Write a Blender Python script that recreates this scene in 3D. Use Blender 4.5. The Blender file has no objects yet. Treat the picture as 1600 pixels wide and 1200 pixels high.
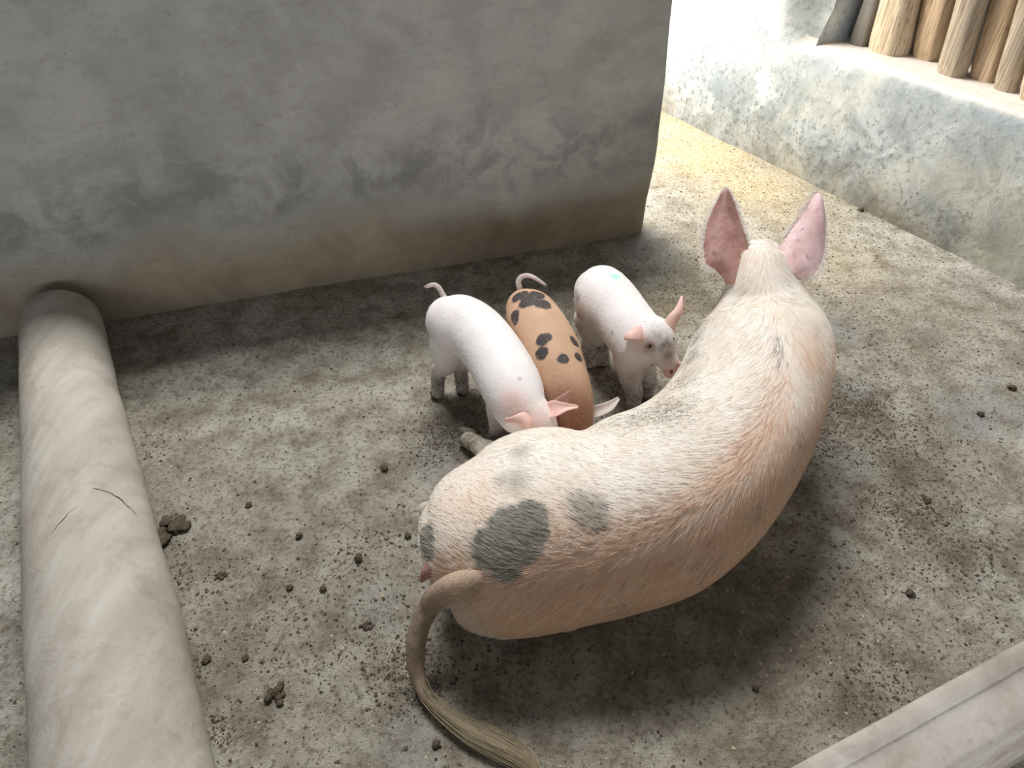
import bpy, bmesh, math, random
import numpy as np
from mathutils import Vector, Matrix
from mathutils.bvhtree import BVHTree
from mathutils import noise as mnoise

random.seed(7)
rng = np.random.default_rng(7)
S = bpy.context.scene
COL = S.collection

# ------------------------------------------------------------------ camera, world, lights, exposure
F, PITCH, CAM_H = 1080.0, math.radians(42), 1.7
cp, sp = math.cos(PITCH), math.sin(PITCH)
cam_d = bpy.data.cameras.new('camera'); cam = bpy.data.objects.new('camera', cam_d); COL.objects.link(cam)
cam.location = (0, 0, CAM_H); cam.rotation_euler = (math.pi / 2 - PITCH, 0, 0)
cam_d.sensor_width = 36; cam_d.lens = 36 * F / 1600; cam_d.clip_start = 0.02
S.camera = cam

w = bpy.data.worlds.new('overcast_sky'); S.world = w; w.use_nodes = True
bg = w.node_tree.nodes['Background']
bg.inputs[0].default_value = (0.86, 0.93, 1.0, 1); bg.inputs[1].default_value = 0.11

def area(name, loc, target, sx, sy, power, color=(1, 1, 1)):
    l = bpy.data.lights.new(name, 'AREA'); l.shape = 'RECTANGLE'; l.size = sx; l.size_y = sy
    l.energy = power; l.color = color
    o = bpy.data.objects.new(name, l); COL.objects.link(o); o.location = loc
    o.rotation_euler = (Vector(target) - Vector(loc)).to_track_quat('-Z', 'Y').to_euler()
    return o
# open eaves above the back wall, the open doorway round its right end, the open front behind the viewer
area('eaves_daylight', (-0.85, 5.1, 7.2), (0.3, 1.5, 0.1), 3.4, 1.8, 700, (1.0, 0.99, 0.97))
area('doorway_daylight', (-0.25, 4.45, 1.4), (1.5, 4.0, 0.75), 1.0, 1.5, 125, (1.0, 0.97, 0.91))
area('open_front_daylight', (0.2, -2.6, 1.05), (-0.5, 2.6, 0.9), 3.2, 0.8, 96, (0.98, 0.99, 1.0))

S.view_settings.view_transform = 'Standard'; S.view_settings.look = 'None'
S.view_settings.exposure = 0.0; S.view_settings.gamma = 1.0; S.view_settings.use_curve_mapping = False

# ------------------------------------------------------------------ sight-line helpers (1600x1200 frame)
CAM = Vector((0, 0, CAM_H))
def ray(x, y):
    dx = (x - 800) / F; dy = (600 - y) / F
    return Vector((dx, cp + dy * sp, -sp + dy * cp))
def P(x, y, z=0.0):                       # the point at height z seen at that pixel
    r = ray(x, y); return CAM + r * ((CAM_H - z) / -r.z)
def D(x, y, t):                           # the point at depth t
    return CAM + ray(x, y) * t
def depth(p):
    q = p - CAM; return q.y * cp - q.z * sp
def LR(L, R, z, k=1.0):                   # a body station from its two outline points
    c = P((L[0] + R[0]) / 2, (L[1] + R[1]) / 2, z)
    r = math.hypot(R[0] - L[0], R[1] - L[1]) / 2 * depth(c) / F
    return (c, r, r * k)

# ------------------------------------------------------------------ material helpers
class NT:
    def __init__(s, name):
        s.m = bpy.data.materials.new(name); s.m.use_nodes = True
        s.t = s.m.node_tree; s.n = s.t.nodes; s.b = s.n['Principled BSDF']
    def new(s, typ, **kw):
        n = s.n.new(typ)
        for k, v in kw.items(): setattr(n, k, v)
        return n
    def link(s, a, b): s.t.links.new(a, b)
    def coord(s, which='Object'):
        return s.new('ShaderNodeTexCoord').outputs[which]
    def mapping(s, vec, scale):
        n = s.new('ShaderNodeMapping'); s.link(vec, n.inputs[0]); n.inputs['Scale'].default_value = scale; return n.outputs[0]
    def noise(s, vec, scale, detail=4, rough=0.55, dist=0.0):
        n = s.new('ShaderNodeTexNoise'); s.link(vec, n.inputs['Vector'])
        n.inputs['Scale'].default_value = scale; n.inputs['Detail'].default_value = detail
        n.inputs['Roughness'].default_value = rough; n.inputs['Distortion'].default_value = dist
        return n.outputs['Fac']
    def vor(s, vec, scale, feature='F1'):
        n = s.new('ShaderNodeTexVoronoi', feature=feature); s.link(vec, n.inputs['Vector']); n.inputs['Scale'].default_value = scale
        return n.outputs['Distance']
    def ramp(s, fac, stops):
        n = s.new('ShaderNodeValToRGB'); s.link(fac, n.inputs[0])
        e = n.color_ramp.elements
        while len(e) < len(stops): e.new(0.5)
        for i, (p, c) in enumerate(stops):
            e[i].position = p; e[i].color = (c, c, c, 1) if isinstance(c, (int, float)) else (*c, 1)
        return n.outputs['Color']
    def mix(s, fac, a, b, blend='MIX'):
        n = s.new('ShaderNodeMix', data_type='RGBA', blend_type=blend)
        for sock, v in ((n.inputs[0], fac), (n.inputs[6], a), (n.inputs[7], b)):
            if isinstance(v, (int, float)): sock.default_value = v if sock is n.inputs[0] else (v, v, v, 1)
            elif isinstance(v, tuple): sock.default_value = (*v, 1)
            else: s.link(v, sock)
        return n.outputs[2]
    def math(s, op, a, b=None):
        n = s.new('ShaderNodeMath', operation=op)
        for i, v in enumerate((a, b)):
            if v is None: continue
            if isinstance(v, (int, float)): n.inputs[i].default_value = v
            else: s.link(v, n.inputs[i])
        return n.outputs[0]
    def attr(s, name):
        n = s.new('ShaderNodeAttribute', attribute_name=name); return n.outputs['Fac']
    def sep(s, vec):
        n = s.new('ShaderNodeSeparateXYZ'); s.link(vec, n.inputs[0]); return n.outputs
    def bump(s, h, dist, strength=1.0):
        n = s.new('ShaderNodeBump'); s.link(h, n.inputs['Height'])
        n.inputs['Distance'].default_value = dist; n.inputs['Strength'].default_value = strength
        s.link(n.outputs[0], s.b.inputs['Normal']); return n
    def col(s, c):
        if isinstance(c, tuple): s.b.inputs['Base Color'].default_value = (*c, 1)
        else: s.link(c, s.b.inputs['Base Color'])
    def rough(s, r):
        if isinstance(r, (int, float)): s.b.inputs['Roughness'].default_value = r
        else: s.link(r, s.b.inputs['Roughness'])
def lin(r, g, b):
    f = lambda c: (c / 255 / 12.92) if c <= 10 else ((c / 255 + 0.055) / 1.055) ** 2.4
    return (f(r), f(g), f(b))

def mat_floor():
    m = NT('gritty_concrete'); v = m.coord()
    big = m.noise(v, 1.6, 5, 0.6, 0.4); mid = m.noise(v, 9, 6, 0.65); fine = m.noise(v, 70, 5, 0.7); grit = m.noise(v, 260, 3, 0.7)
    c = m.ramp(big, [(0.30, lin(152, 145, 131)), (0.50, lin(178, 172, 159)), (0.68, lin(202, 198, 188))])
    c = m.mix(m.ramp(mid, [(0.42, 0.0), (0.66, 0.75)]), c, lin(108, 98, 82))
    c = m.mix(m.ramp(fine, [(0.50, 0.0), (0.64, 0.7)]), c, lin(88, 78, 64))
    c = m.mix(m.ramp(grit, [(0.60, 0.0), (0.70, 0.6)]), c, lin(205, 192, 165))
    c = m.mix(m.ramp(grit, [(0.30, 0.55), (0.40, 0.0)]), c, lin(70, 60, 50))
    c = m.mix(m.attr('door_spill'), c, m.mix(m.ramp(fine, [(0.4, 0.0), (0.6, 1.0)]), lin(208, 192, 154), lin(168, 148, 110)))
    c = m.mix(m.math('MULTIPLY', m.attr('muck'), m.ramp(mid, [(0.3, 0.35), (0.6, 1.0)])), c, lin(84, 74, 60))
    wet = m.math('MULTIPLY', m.attr('wet'), m.ramp(mid, [(0.38, 1.0), (0.62, 0.3)]))
    c = m.mix(wet, c, lin(146, 147, 150))  # wet patches, their bluish sheen painted in as a paler tone
    m.col(c)
    r = m.ramp(mid, [(0.35, 0.75), (0.65, 0.9)])
    m.rough(m.mix(wet, r, 0.24))
    h = m.math('ADD', m.math('MULTIPLY', fine, 0.8), m.math('MULTIPLY', grit, 0.45))
    h = m.math('ADD', h, m.math('MULTIPLY', mid, 0.6))
    m.bump(h, 0.011, 0.9)
    return m.m

def mat_wall_left():
    m = NT('smoky_grey_plaster'); v = m.coord()
    z = m.sep(v)[2]
    big = m.noise(v, 1.8, 6, 0.62, 0.6); mid = m.noise(v, 6, 6, 0.65, 0.5); fine = m.noise(v, 40, 5, 0.6)
    c = m.ramp(big, [(0.28, lin(142, 140, 134)), (0.5, lin(164, 162, 156)), (0.75, lin(180, 177, 170))])
    # sooty cloud above a paler brownish splash band
    zz = m.math('ADD', z, m.math('MULTIPLY', m.math('SUBTRACT', big, 0.5), 0.35))
    band = m.ramp(zz, [(0.30, 0.0), (0.40, 0.65), (0.52, 0.6), (0.72, 0.0)])
    c = m.mix(m.math('MULTIPLY', band, m.ramp(mid, [(0.44, 0.1), (0.58, 1.0)])), c, lin(112, 111, 109))
    sm = m.noise(m.mapping(v, (2.2, 2.2, 5)), 3.4, 8, 0.72, 0.9)
    c = m.mix(m.ramp(sm, [(0.50, 0.0), (0.64, 0.25)]), c, lin(124, 120, 113))
    c = m.mix(m.ramp(sm, [(0.32, 0.28), (0.44, 0.0)]), c, lin(186, 183, 176))
    low = m.ramp(zz, [(0.16, 1.0), (0.33, 0.0)])
    c = m.mix(low, c, m.mix(m.ramp(mid, [(0.35, 0.0), (0.65, 1.0)]), lin(176, 164, 144), lin(156, 143, 124)))
    c = m.mix(m.ramp(fine, [(0.58, 0.0), (0.72, 0.35)]), c, lin(124, 120, 114))
    c = m.mix(m.ramp(m.noise(v, 22, 3, 0.5, 1.2), [(0.70, 0.0), (0.76, 0.5)]), c, lin(158, 154, 146))
    c = m.mix(m.ramp(m.vor(v, 11), [(0.02, 0.7), (0.05, 0.0)]), c, lin(110, 106, 100))
    m.col(c); m.rough(0.86)
    m.bump(m.math('ADD', m.math('MULTIPLY', mid, 0.7), m.math('MULTIPLY', fine, 0.25)), 0.012, 0.7)
    return m.m

def mat_wall_right():
    m = NT('limewashed_plaster'); v = m.coord()
    z = m.sep(v)[2]
    big = m.noise(v, 1.5, 6, 0.65, 0.8); mid = m.noise(v, 5, 7, 0.7, 0.6); fine = m.noise(v, 34, 6, 0.72)
    c = m.ramp(big, [(0.32, lin(150, 157, 159)), (0.50, lin(180, 185, 185)), (0.68, lin(206, 208, 202))])
    zz = m.math('ADD', z, m.math('MULTIPLY', m.math('SUBTRACT', mid, 0.5), 0.5))
    low = m.ramp(zz, [(0.05, 1.0), (0.60, 0.3)])
    blot = m.ramp(mid, [(0.42, 0.0), (0.60, 1.0)])
    c = m.mix(m.math('MULTIPLY', low, blot), c, lin(108, 116, 118))
    c = m.mix(m.math('MULTIPLY', m.ramp(fine, [(0.52, 0.0), (0.62, 0.85)]), m.math('ADD', low, 0.1)), c, lin(96, 98, 98))
    c = m.mix(m.math('MULTIPLY', m.ramp(z, [(0.02, 0.8), (0.26, 0.0)]), m.ramp(big, [(0.4, 0.3), (0.6, 1.0)])), c, lin(132, 122, 100))
    c = m.mix(m.ramp(m.noise(v, 2.6, 3, 0.5, 0.4), [(0.56, 0.0), (0.70, 0.35)]), c, lin(214, 210, 190))
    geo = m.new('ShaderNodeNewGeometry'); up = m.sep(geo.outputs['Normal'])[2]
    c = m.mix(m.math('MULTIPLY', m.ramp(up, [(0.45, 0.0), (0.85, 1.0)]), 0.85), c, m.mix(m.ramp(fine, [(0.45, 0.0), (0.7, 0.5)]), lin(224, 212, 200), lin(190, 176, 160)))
    m.col(c); m.rough(0.88)
    m.bump(m.math('ADD', mid, m.math('MULTIPLY', fine, 0.3)), 0.012, 0.6)
    return m.m

def mat_concrete(name, stops, streak=(3, 3, 3), dark=lin(96, 88, 76), da=0.5):
    m = NT(name); v = m.coord(); vs = m.mapping(v, streak)
    big = m.noise(vs, 2.2, 6, 0.6, 0.0); mid = m.noise(v, 12, 6, 0.65, 0.4); fine = m.noise(v, 90, 4, 0.6)
    c = m.ramp(big, stops)
    c = m.mix(m.ramp(mid, [(0.50, 0.0), (0.72, da)]), c, dark)
    c = m.mix(m.ramp(fine, [(0.60, 0.0), (0.75, 0.3)]), c, dark)
    m.col(c); m.rough(0.82)
    m.bump(m.math('ADD', mid, m.math('MULTIPLY', fine, 0.3)), 0.006, 0.6)
    return m.m

def mat_wood(name, a, b, dark, grey=0.0):
    m = NT(name); v = m.coord('Generated'); vs = m.mapping(v, (5, 5, 0.5)); vf = m.mapping(v, (26, 26, 1.3))
    n1 = m.noise(vs, 1.6, 5, 0.6, 0.8); n2 = m.noise(vf, 1.5, 6, 0.75, 0.5)
    c = m.ramp(n1, [(0.3, b), (0.6, a)])
    c = m.mix(m.ramp(n2, [(0.48, 0.0), (0.64, 0.85)]), c, dark)
    if grey: c = m.mix(m.math('MULTIPLY', m.ramp(m.noise(v, 4, 5, 0.6), [(0.4, 0.2), (0.6, 1.0)]), grey), c, lin(140, 134, 124))
    m.col(c); m.rough(0.8)
    m.bump(m.math('ADD', n2, n1), 0.01, 0.8)
    return m.m

def mat_skin(name, base, pale, pink, spot, mud, sss=0.08):
    m = NT(name); v = m.coord()
    n1 = m.noise(v, 7, 5, 0.6); n2 = m.noise(v, 45, 4, 0.65); n3 = m.noise(v, 160, 3, 0.7)
    c = m.mix(m.ramp(n1, [(0.35, 0.0), (0.65, 1.0)]), base, pale)
    pf = m.math('MULTIPLY', m.attr('pink'), m.ramp(n2, [(0.3, 0.75), (0.7, 1.0)]))
    c = m.mix(pf, c, pink)
    sf = m.math('ADD', m.attr('spot'), m.math('MULTIPLY', m.math('SUBTRACT', n2, 0.5), 0.55))
    c = m.mix(m.ramp(sf, [(0.24, 0.0), (0.42, 0.94)]), c, spot)
    ff = m.math('ADD', m.attr('faint'), m.math('MULTIPLY', m.math('SUBTRACT', n2, 0.5), 0.5))
    c = m.mix(m.ramp(ff, [(0.15, 0.0), (0.9, 0.62)]), c, spot)
    mf = m.math('MULTIPLY', m.attr('mud'), m.ramp(m.math('ADD', m.math('MULTIPLY', n2, 0.5), m.math('MULTIPLY', n3, 0.5)), [(0.38, 0.35), (0.58, 1.0)]))
    c = m.mix(mf, c, mud)
    c = m.mix(m.math('MULTIPLY', m.attr('speck'), m.ramp(n3, [(0.52, 0.0), (0.60, 0.9)])), c, lin(78, 72, 52))
    c = m.mix(m.attr('teal'), c, lin(120, 232, 215))
    m.col(c); m.rough(0.6)
    m.b.inputs['Subsurface Weight'].default_value = sss; m.b.inputs['Subsurface Radius'].default_value = (0.02, 0.008, 0.004)
    m.b.inputs['Specular IOR Level'].default_value = 0.3
    m.bump(m.math('ADD', n2, n3), 0.0025, 0.5)
    return m.m

def mat_flat(name, c, r=0.6, var=0.25, scale=40, bump=0.002):
    m = NT(name); v = m.coord(); n = m.noise(v, scale, 4, 0.6)
    d = tuple(x * (1 - var) for x in c); l = tuple(min(1, x * (1 + var)) for x in c)
    m.col(m.ramp(n, [(0.3, d), (0.7, l)])); m.rough(r)
    if bump: m.bump(n, bump, 0.6)
    return m.m

def mat_hair(name, root, tip):
    m = NT(name); i = m.new('ShaderNodeHairInfo'); o = m.new('ShaderNodeObjectInfo')
    c = m.ramp(i.outputs['Random'], [(0.0, root), (1.0, tip)])
    m.col(c); m.rough(0.45); m.b.inputs['Specular IOR Level'].default_value = 0.35
    return m.m

# ------------------------------------------------------------------ object helpers
def tag(o, label=None, cat=None, group=None, kind=None):
    for k, v in (('label', label), ('category', cat), ('group', group), ('kind', kind)):
        if v: o[k] = v
    return o
def empty(name, loc, label, cat, group=None):
    o = bpy.data.objects.new(name, None); o.location = loc; o.empty_display_size = 0.1; COL.objects.link(o)
    return tag(o, label, cat, group)
def mesh_obj(name, verts, faces, mat, parent=None, smooth=True, org=None):
    org = Vector(parent.location if parent and parent.type == 'EMPTY' else (org or (0, 0, 0)))
    me = bpy.data.meshes.new(name)
    va = np.asarray([tuple(v) for v in verts], float) - np.array(org)
    me.from_pydata(va.tolist(), [], [tuple(f) for f in faces]); me.update()
    me.polygons.foreach_set('use_smooth', [smooth] * len(me.polygons))
    if mat: me.materials.append(mat)
    o = bpy.data.objects.new(name, me); COL.objects.link(o)
    if parent:
        o.parent = parent
        if parent.type != 'EMPTY' and parent.parent: pass
    else: o.location = org
    return o
def sub_obj(name, verts, faces, mat, part, root, smooth=True):    # sub-part: parent is a part whose own frame is the root's
    o = mesh_obj(name, verts, faces, mat, None, smooth, root.location)
    o.location = (0, 0, 0); o.parent = part
    return o

def catmull(pts, n):
    pts = np.asarray(pts, float); out = []
    ext = np.vstack([2 * pts[0] - pts[1], pts, 2 * pts[-1] - pts[-2]])
    for i in range(1, len(ext) - 2):
        p0, p1, p2, p3 = ext[i - 1], ext[i], ext[i + 1], ext[i + 2]
        for k in range(n):
            t = k / n
            out.append(0.5 * (2 * p1 + (p2 - p0) * t + (2 * p0 - 5 * p1 + 4 * p2 - p3) * t * t + (3 * p1 - p0 - 3 * p2 + p3) * t ** 3))
    out.append(pts[-1]); return np.array(out)

def tube(stations, n=5, seg=20, view=True, cap=(0.7, 0.7), ref=(0, 0, 1)):
    """stations: (centre, half width, half depth); closed, with rounded ends"""
    arr = np.array([[*s[0], s[1], s[2] if len(s) > 2 else s[1]] for s in stations])
    a = catmull(arr, n); a[:, 3:] = np.maximum(a[:, 3:], 1e-4)
    c = a[:, :3]; T = np.gradient(c, axis=0); T /= np.linalg.norm(T, axis=1)[:, None] + 1e-12
    rows = []
    caps0 = [(-cap[0] * math.cos(q) , math.sin(q)) for q in (0.25, 0.55, 0.9, 1.25)] if cap[0] else []
    caps1 = [(cap[1] * math.cos(q), math.sin(q)) for q in (1.25, 0.9, 0.55, 0.25)] if cap[1] else []
    def fr(i):
        t = T[i]; v = (c[i] - np.array(CAM)) if view else np.array(ref, float)
        s = np.cross(t, v)
        if np.linalg.norm(s) < 1e-6: s = np.cross(t, (1, 0, 0))
        s /= np.linalg.norm(s); u = np.cross(s, t); return t, s, u
    def ring(cen, s, u, r1, r2):
        return [cen + s * r1 * math.cos(2 * math.pi * k / seg) + u * r2 * math.sin(2 * math.pi * k / seg) for k in range(seg)]
    t, s, u = fr(0)
    for d, k in caps0: rows.append(ring(c[0] + t * d * a[0, 3], s, u, a[0, 3] * k, a[0, 4] * k))
    for i in range(len(c)):
        t, s, u = fr(i); rows.append(ring(c[i], s, u, a[i, 3], a[i, 4]))
    t, s, u = fr(len(c) - 1)
    for d, k in caps1: rows.append(ring(c[-1] + t * d * a[-1, 3], s, u, a[-1, 3] * k, a[-1, 4] * k))
    V = [p for r in rows for p in r]; Fc = []
    for i in range(len(rows) - 1):
        for k in range(seg):
            k2 = (k + 1) % seg
            Fc.append((i * seg + k, i * seg + k2, (i + 1) * seg + k2, (i + 1) * seg + k))
    Fc.append(tuple(range(seg - 1, -1, -1))); Fc.append(tuple((len(rows) - 1) * seg + k for k in range(seg)))
    return V, Fc

def ball(c, r, rot=None, seg=12, rings=8):
    r = (r, r, r) if isinstance(r, (int, float)) else r
    V, Fc = [], []
    for i in range(1, rings):
        a = math.pi * i / rings
        for k in range(seg):
            b = 2 * math.pi * k / seg
            V.append(Vector((math.sin(a) * math.cos(b) * r[0], math.sin(a) * math.sin(b) * r[1], math.cos(a) * r[2])))
    V += [Vector((0, 0, r[2])), Vector((0, 0, -r[2]))]
    for i in range(rings - 2):
        for k in range(seg):
            k2 = (k + 1) % seg; Fc.append((i * seg + k, (i + 1) * seg + k, (i + 1) * seg + k2, i * seg + k2))
    for k in range(seg):
        k2 = (k + 1) % seg
        Fc.append((len(V) - 2, k, k2)); Fc.append((len(V) - 1, (rings - 2) * seg + k2, (rings - 2) * seg + k))
    if rot is not None: V = [rot @ v for v in V]
    c = Vector(c)
    return [v + c for v in V], Fc

def fuse(name, shapes, mat, parent, voxel, smooth=8, factor=0.5):
    """weld overlapping closed shapes into one continuous skin"""
    V, Fc = [], []
    for v, f in shapes:
        o = len(V); V += [tuple(x) for x in v]; Fc += [tuple(i + o for i in q) for q in f]
    org = Vector(parent.location)
    me = bpy.data.meshes.new('raw'); me.from_pydata([tuple(Vector(v) - org) for v in V], [], Fc)
    bm = bmesh.new(); bm.from_mesh(me); bmesh.ops.recalc_face_normals(bm, faces=bm.faces); bm.to_mesh(me); bm.free()
    o = bpy.data.objects.new('raw', me); COL.objects.link(o)
    r = o.modifiers.new('weld', 'REMESH'); r.mode = 'VOXEL'; r.voxel_size = voxel; r.use_smooth_shade = True
    s = o.modifiers.new('soft', 'SMOOTH'); s.iterations = smooth; s.factor = factor
    bpy.context.view_layer.update()
    dg = bpy.context.evaluated_depsgraph_get()
    m2 = bpy.data.meshes.new_from_object(o.evaluated_get(dg), depsgraph=dg)
    bpy.data.objects.remove(o); bpy.data.meshes.remove(me)
    m2.name = name; m2.materials.clear(); m2.materials.append(mat)
    zz = np.empty(len(m2.vertices) * 3); m2.vertices.foreach_get('co', zz); zz = zz.reshape(-1, 3); zz[:, 2] = np.maximum(zz[:, 2], -0.004); m2.vertices.foreach_set('co', zz.ravel()); m2.update()
    m2.polygons.foreach_set('use_smooth', [True] * len(m2.polygons))
    b = bpy.data.objects.new(name, m2); COL.objects.link(b); b.parent = parent
    return b

def coords(o, root):
    n = len(o.data.vertices); a = np.empty(n * 3); o.data.vertices.foreach_get('co', a)
    nn = np.empty(n * 3); o.data.vertices.foreach_get('normal', nn)
    return a.reshape(-1, 3) + np.array(root.location), nn.reshape(-1, 3)
def set_attr(o, name, val):
    at = o.data.attributes.new(name, 'FLOAT', 'POINT'); at.data.foreach_set('value', np.clip(val, 0, 1).astype(np.float32))
def bvh_of(o, root):
    me = o.data; co, _ = coords(o, root)
    return BVHTree.FromPolygons([tuple(c) for c in co], [tuple(p.vertices) for p in me.polygons])
def hit(bvh, x, y):
    d = ray(x, y).normalized(); h = bvh.ray_cast(CAM, d)
    return h[0] if h[0] is not None else bvh.find_nearest(P(x, y, 0.2))[0]
def spots(o, root, bvh, lst):
    """pigment patches: circles given by the point of the skin they sit on"""
    co, _ = coords(o, root); f = np.zeros(len(co))
    for x, y, r in lst:
        h = hit(bvh, x, y); R = r * depth(h) / F * 1.25
        f = np.maximum(f, 1 - np.linalg.norm(co - np.array(h), axis=1) / R * 0.7)
    return f

def hair(name, parent, mat, roots, dirs, nrm, length, r0, bend=0.35, npt=4):
    n = len(roots); org = np.array(parent.location if parent.type == 'EMPTY' else parent.parent.location)
    hc = bpy.data.hair_curves.new(name); hc.add_curves([npt] * n)
    pos = np.empty((n, npt, 3)); rad = np.empty((n, npt))
    for k in range(npt):
        t = k / (npt - 1)
        pos[:, k] = roots - org + (dirs * t + nrm * (bend * (t - 0.8 * t * t))) * length[:, None]
        rad[:, k] = r0 * (1 - 0.85 * t)
    hc.points.foreach_set('position', pos.reshape(-1).astype(np.float32))
    hc.points.foreach_set('radius', rad.reshape(-1).astype(np.float32))
    hc.materials.append(mat)
    o = bpy.data.objects.new(name, hc); COL.objects.link(o); o.parent = parent; o['kind'] = 'stuff'
    return o
def sample_surface(o, root, n, keep=None):
    me = o.data; me.calc_loop_triangles(); T = len(me.loop_triangles)
    tri = np.empty(T * 3, np.int32); me.loop_triangles.foreach_get('vertices', tri); tri = tri.reshape(-1, 3)
    co, nn = coords(o, root)
    a, b, c = co[tri[:, 0]], co[tri[:, 1]], co[tri[:, 2]]
    ar = np.linalg.norm(np.cross(b - a, c - a), axis=1); idx = rng.choice(T, n, p=ar / ar.sum())
    u = rng.random((n, 1)); v = rng.random((n, 1)); fl = (u + v) > 1; u = np.where(fl, 1 - u, u); v = np.where(fl, 1 - v, v)
    p = a[idx] + (b - a)[idx] * u + (c - a)[idx] * v
    m = nn[tri[idx]].mean(axis=1); m /= np.linalg.norm(m, axis=1)[:, None]
    return p, m
def tangent_dirs(p, m, path, ridge=None, flare=0.5, jitter=0.18):
    """lie of the coat: towards the tail, flaring away from the back line. path runs tail -> head"""
    path = np.asarray(path); seg = np.gradient(path, axis=0)
    d = ((p[:, None] - path[None]) ** 2).sum(2); i = d.argmin(1)
    T = -seg[i]; T /= np.linalg.norm(T, axis=1)[:, None]
    if ridge is not None:
        ridge = np.asarray(ridge); j = ((p[:, None] - ridge[None]) ** 2).sum(2).argmin(1)
        a = p - ridge[j]; l = np.linalg.norm(a, axis=1)[:, None]; a = a / (l + 1e-6)
        T = T + a * flare * np.clip(l / 0.06, 0, 1)
    T = T + rng.normal(0, jitter, T.shape)
    T = T - m * (T * m).sum(1)[:, None]; T /= np.linalg.norm(T, axis=1)[:, None] + 1e-9
    return T

def sheet(name, Ls, Rs, cup, thick, mat, parent, nc=7, flip=1.0):
    """an ear: rows of left / right edge points from base to tip, hollowed by cup (metres)"""
    L = catmull(np.array([tuple(p) for p in Ls]), 4); R = catmull(np.array([tuple(p) for p in Rs]), 4)
    V, Fc = [], []; nr = len(L)
    for i in range(nr):
        a, b = Vector(L[i]), Vector(R[i]); wv = b - a
        i2 = min(i + 1, nr - 1); i1 = max(i - 1, 0)
        up = Vector((L[i2] + R[i2] - L[i1] - R[i1]) / 2)
        nrm = wv.cross(up); nrm = nrm.normalized() if nrm.length > 1e-9 else Vector((0, 1, 0))
        for k in range(nc):
            t = k / (nc - 1); q = 4 * t * (1 - t)
            V.append(a + wv * t + nrm * cup * q * flip * min(1.0, wv.length / 0.03))
    for i in range(nr - 1):
        for k in range(nc - 1): Fc.append((i * nc + k, i * nc + k + 1, (i + 1) * nc + k + 1, (i + 1) * nc + k))
    o = mesh_obj(name, V, Fc, mat, parent)
    s = o.modifiers.new('thickness', 'SOLIDIFY'); s.thickness = thick; s.offset = 0
    b = o.modifiers.new('round', 'SUBSURF'); b.levels = 1; b.render_levels = 1
    return o

# ------------------------------------------------------------------ the setting
M_floor, M_wl, M_wr = mat_floor(), mat_wall_left(), mat_wall_right()

def gauss(x, y, cx, cy, r): return np.exp(-((x - cx) ** 2 + (y - cy) ** 2) / (r * r))
def mask(x, y, lst):
    f = np.zeros_like(x)
    for px, py, rpx, a in lst:
        c = P(px, py); r = rpx * depth(c) / F * 1.2; f = np.maximum(f, a * gauss(x, y, c.x, c.y, r))
    return f
MUCK = [(690, 680, 40, .9), (650, 1060, 35, .5), (250, 850, 25, .6), (1340, 640, 55, .9), (1420, 760, 60, .7), (1480, 840, 70, .5), (1270, 760, 45, .8), (1000, 610, 50, .6),
        (740, 640, 40, .5), (1130, 960, 130, .4), (1000, 1050, 120, .35), (1290, 980, 90, .4), (870, 1010, 90, .4), (1360, 1090, 60, .4), (1560, 880, 60, .4)]
WET = [(1520, 645, 45, .9), (1580, 640, 40, .7), (1320, 518, 24, .8), (1345, 607, 18, .7), (1010, 385, 40, .9), (1000, 420, 40, .5), (1550, 600, 22, .6), (1440, 520, 18, .4), (690, 720, 35, .6), (600, 950, 40, .3), (640, 1160, 40, .5), (1530, 450, 30, .4), (1310, 720, 35, .5)]
DOOR_SPILL = [(1100, 240, 80, .95), (1180, 290, 80, .8), (1060, 200, 60, .9), (1230, 330, 60, .55), (1040, 480, 70, .35), (1000, 540, 60, .25), (1290, 400, 80, .3), (1140, 420, 90, .35)]  # yellow doorway light on the floor, painted into its colour

xs = np.linspace(-3.6, 4.6, 206); ys = np.linspace(-1.0, 7.2, 206)
X, Y = np.meshgrid(xs, ys)
Zf = np.array([[0.006 * mnoise.noise((x * 2.2, y * 2.2, 3)) + 0.0045 * mnoise.noise((x * 7, y * 7, 9)) for x in xs] for y in ys]) - 0.004
V = np.stack([X, Y, Zf], -1).reshape(-1, 3)
nx = len(xs); Fc = [(j * nx + i, j * nx + i + 1, (j + 1) * nx + i + 1, (j + 1) * nx + i) for j in range(len(ys) - 1) for i in range(nx - 1)]
floor = mesh_obj('floor', V, Fc, M_floor); floor['kind'] = 'structure'
for nm, lst in (('muck', MUCK), ('wet', WET), ('door_spill', DOOR_SPILL)):
    set_attr(floor, nm, mask(X, Y, lst).ravel())
def floor_z(x, y):
    return 0.006 * mnoise.noise((x * 2.2, y * 2.2, 3)) + 0.0045 * mnoise.noise((x * 7, y * 7, 9)) - 0.004

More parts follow.
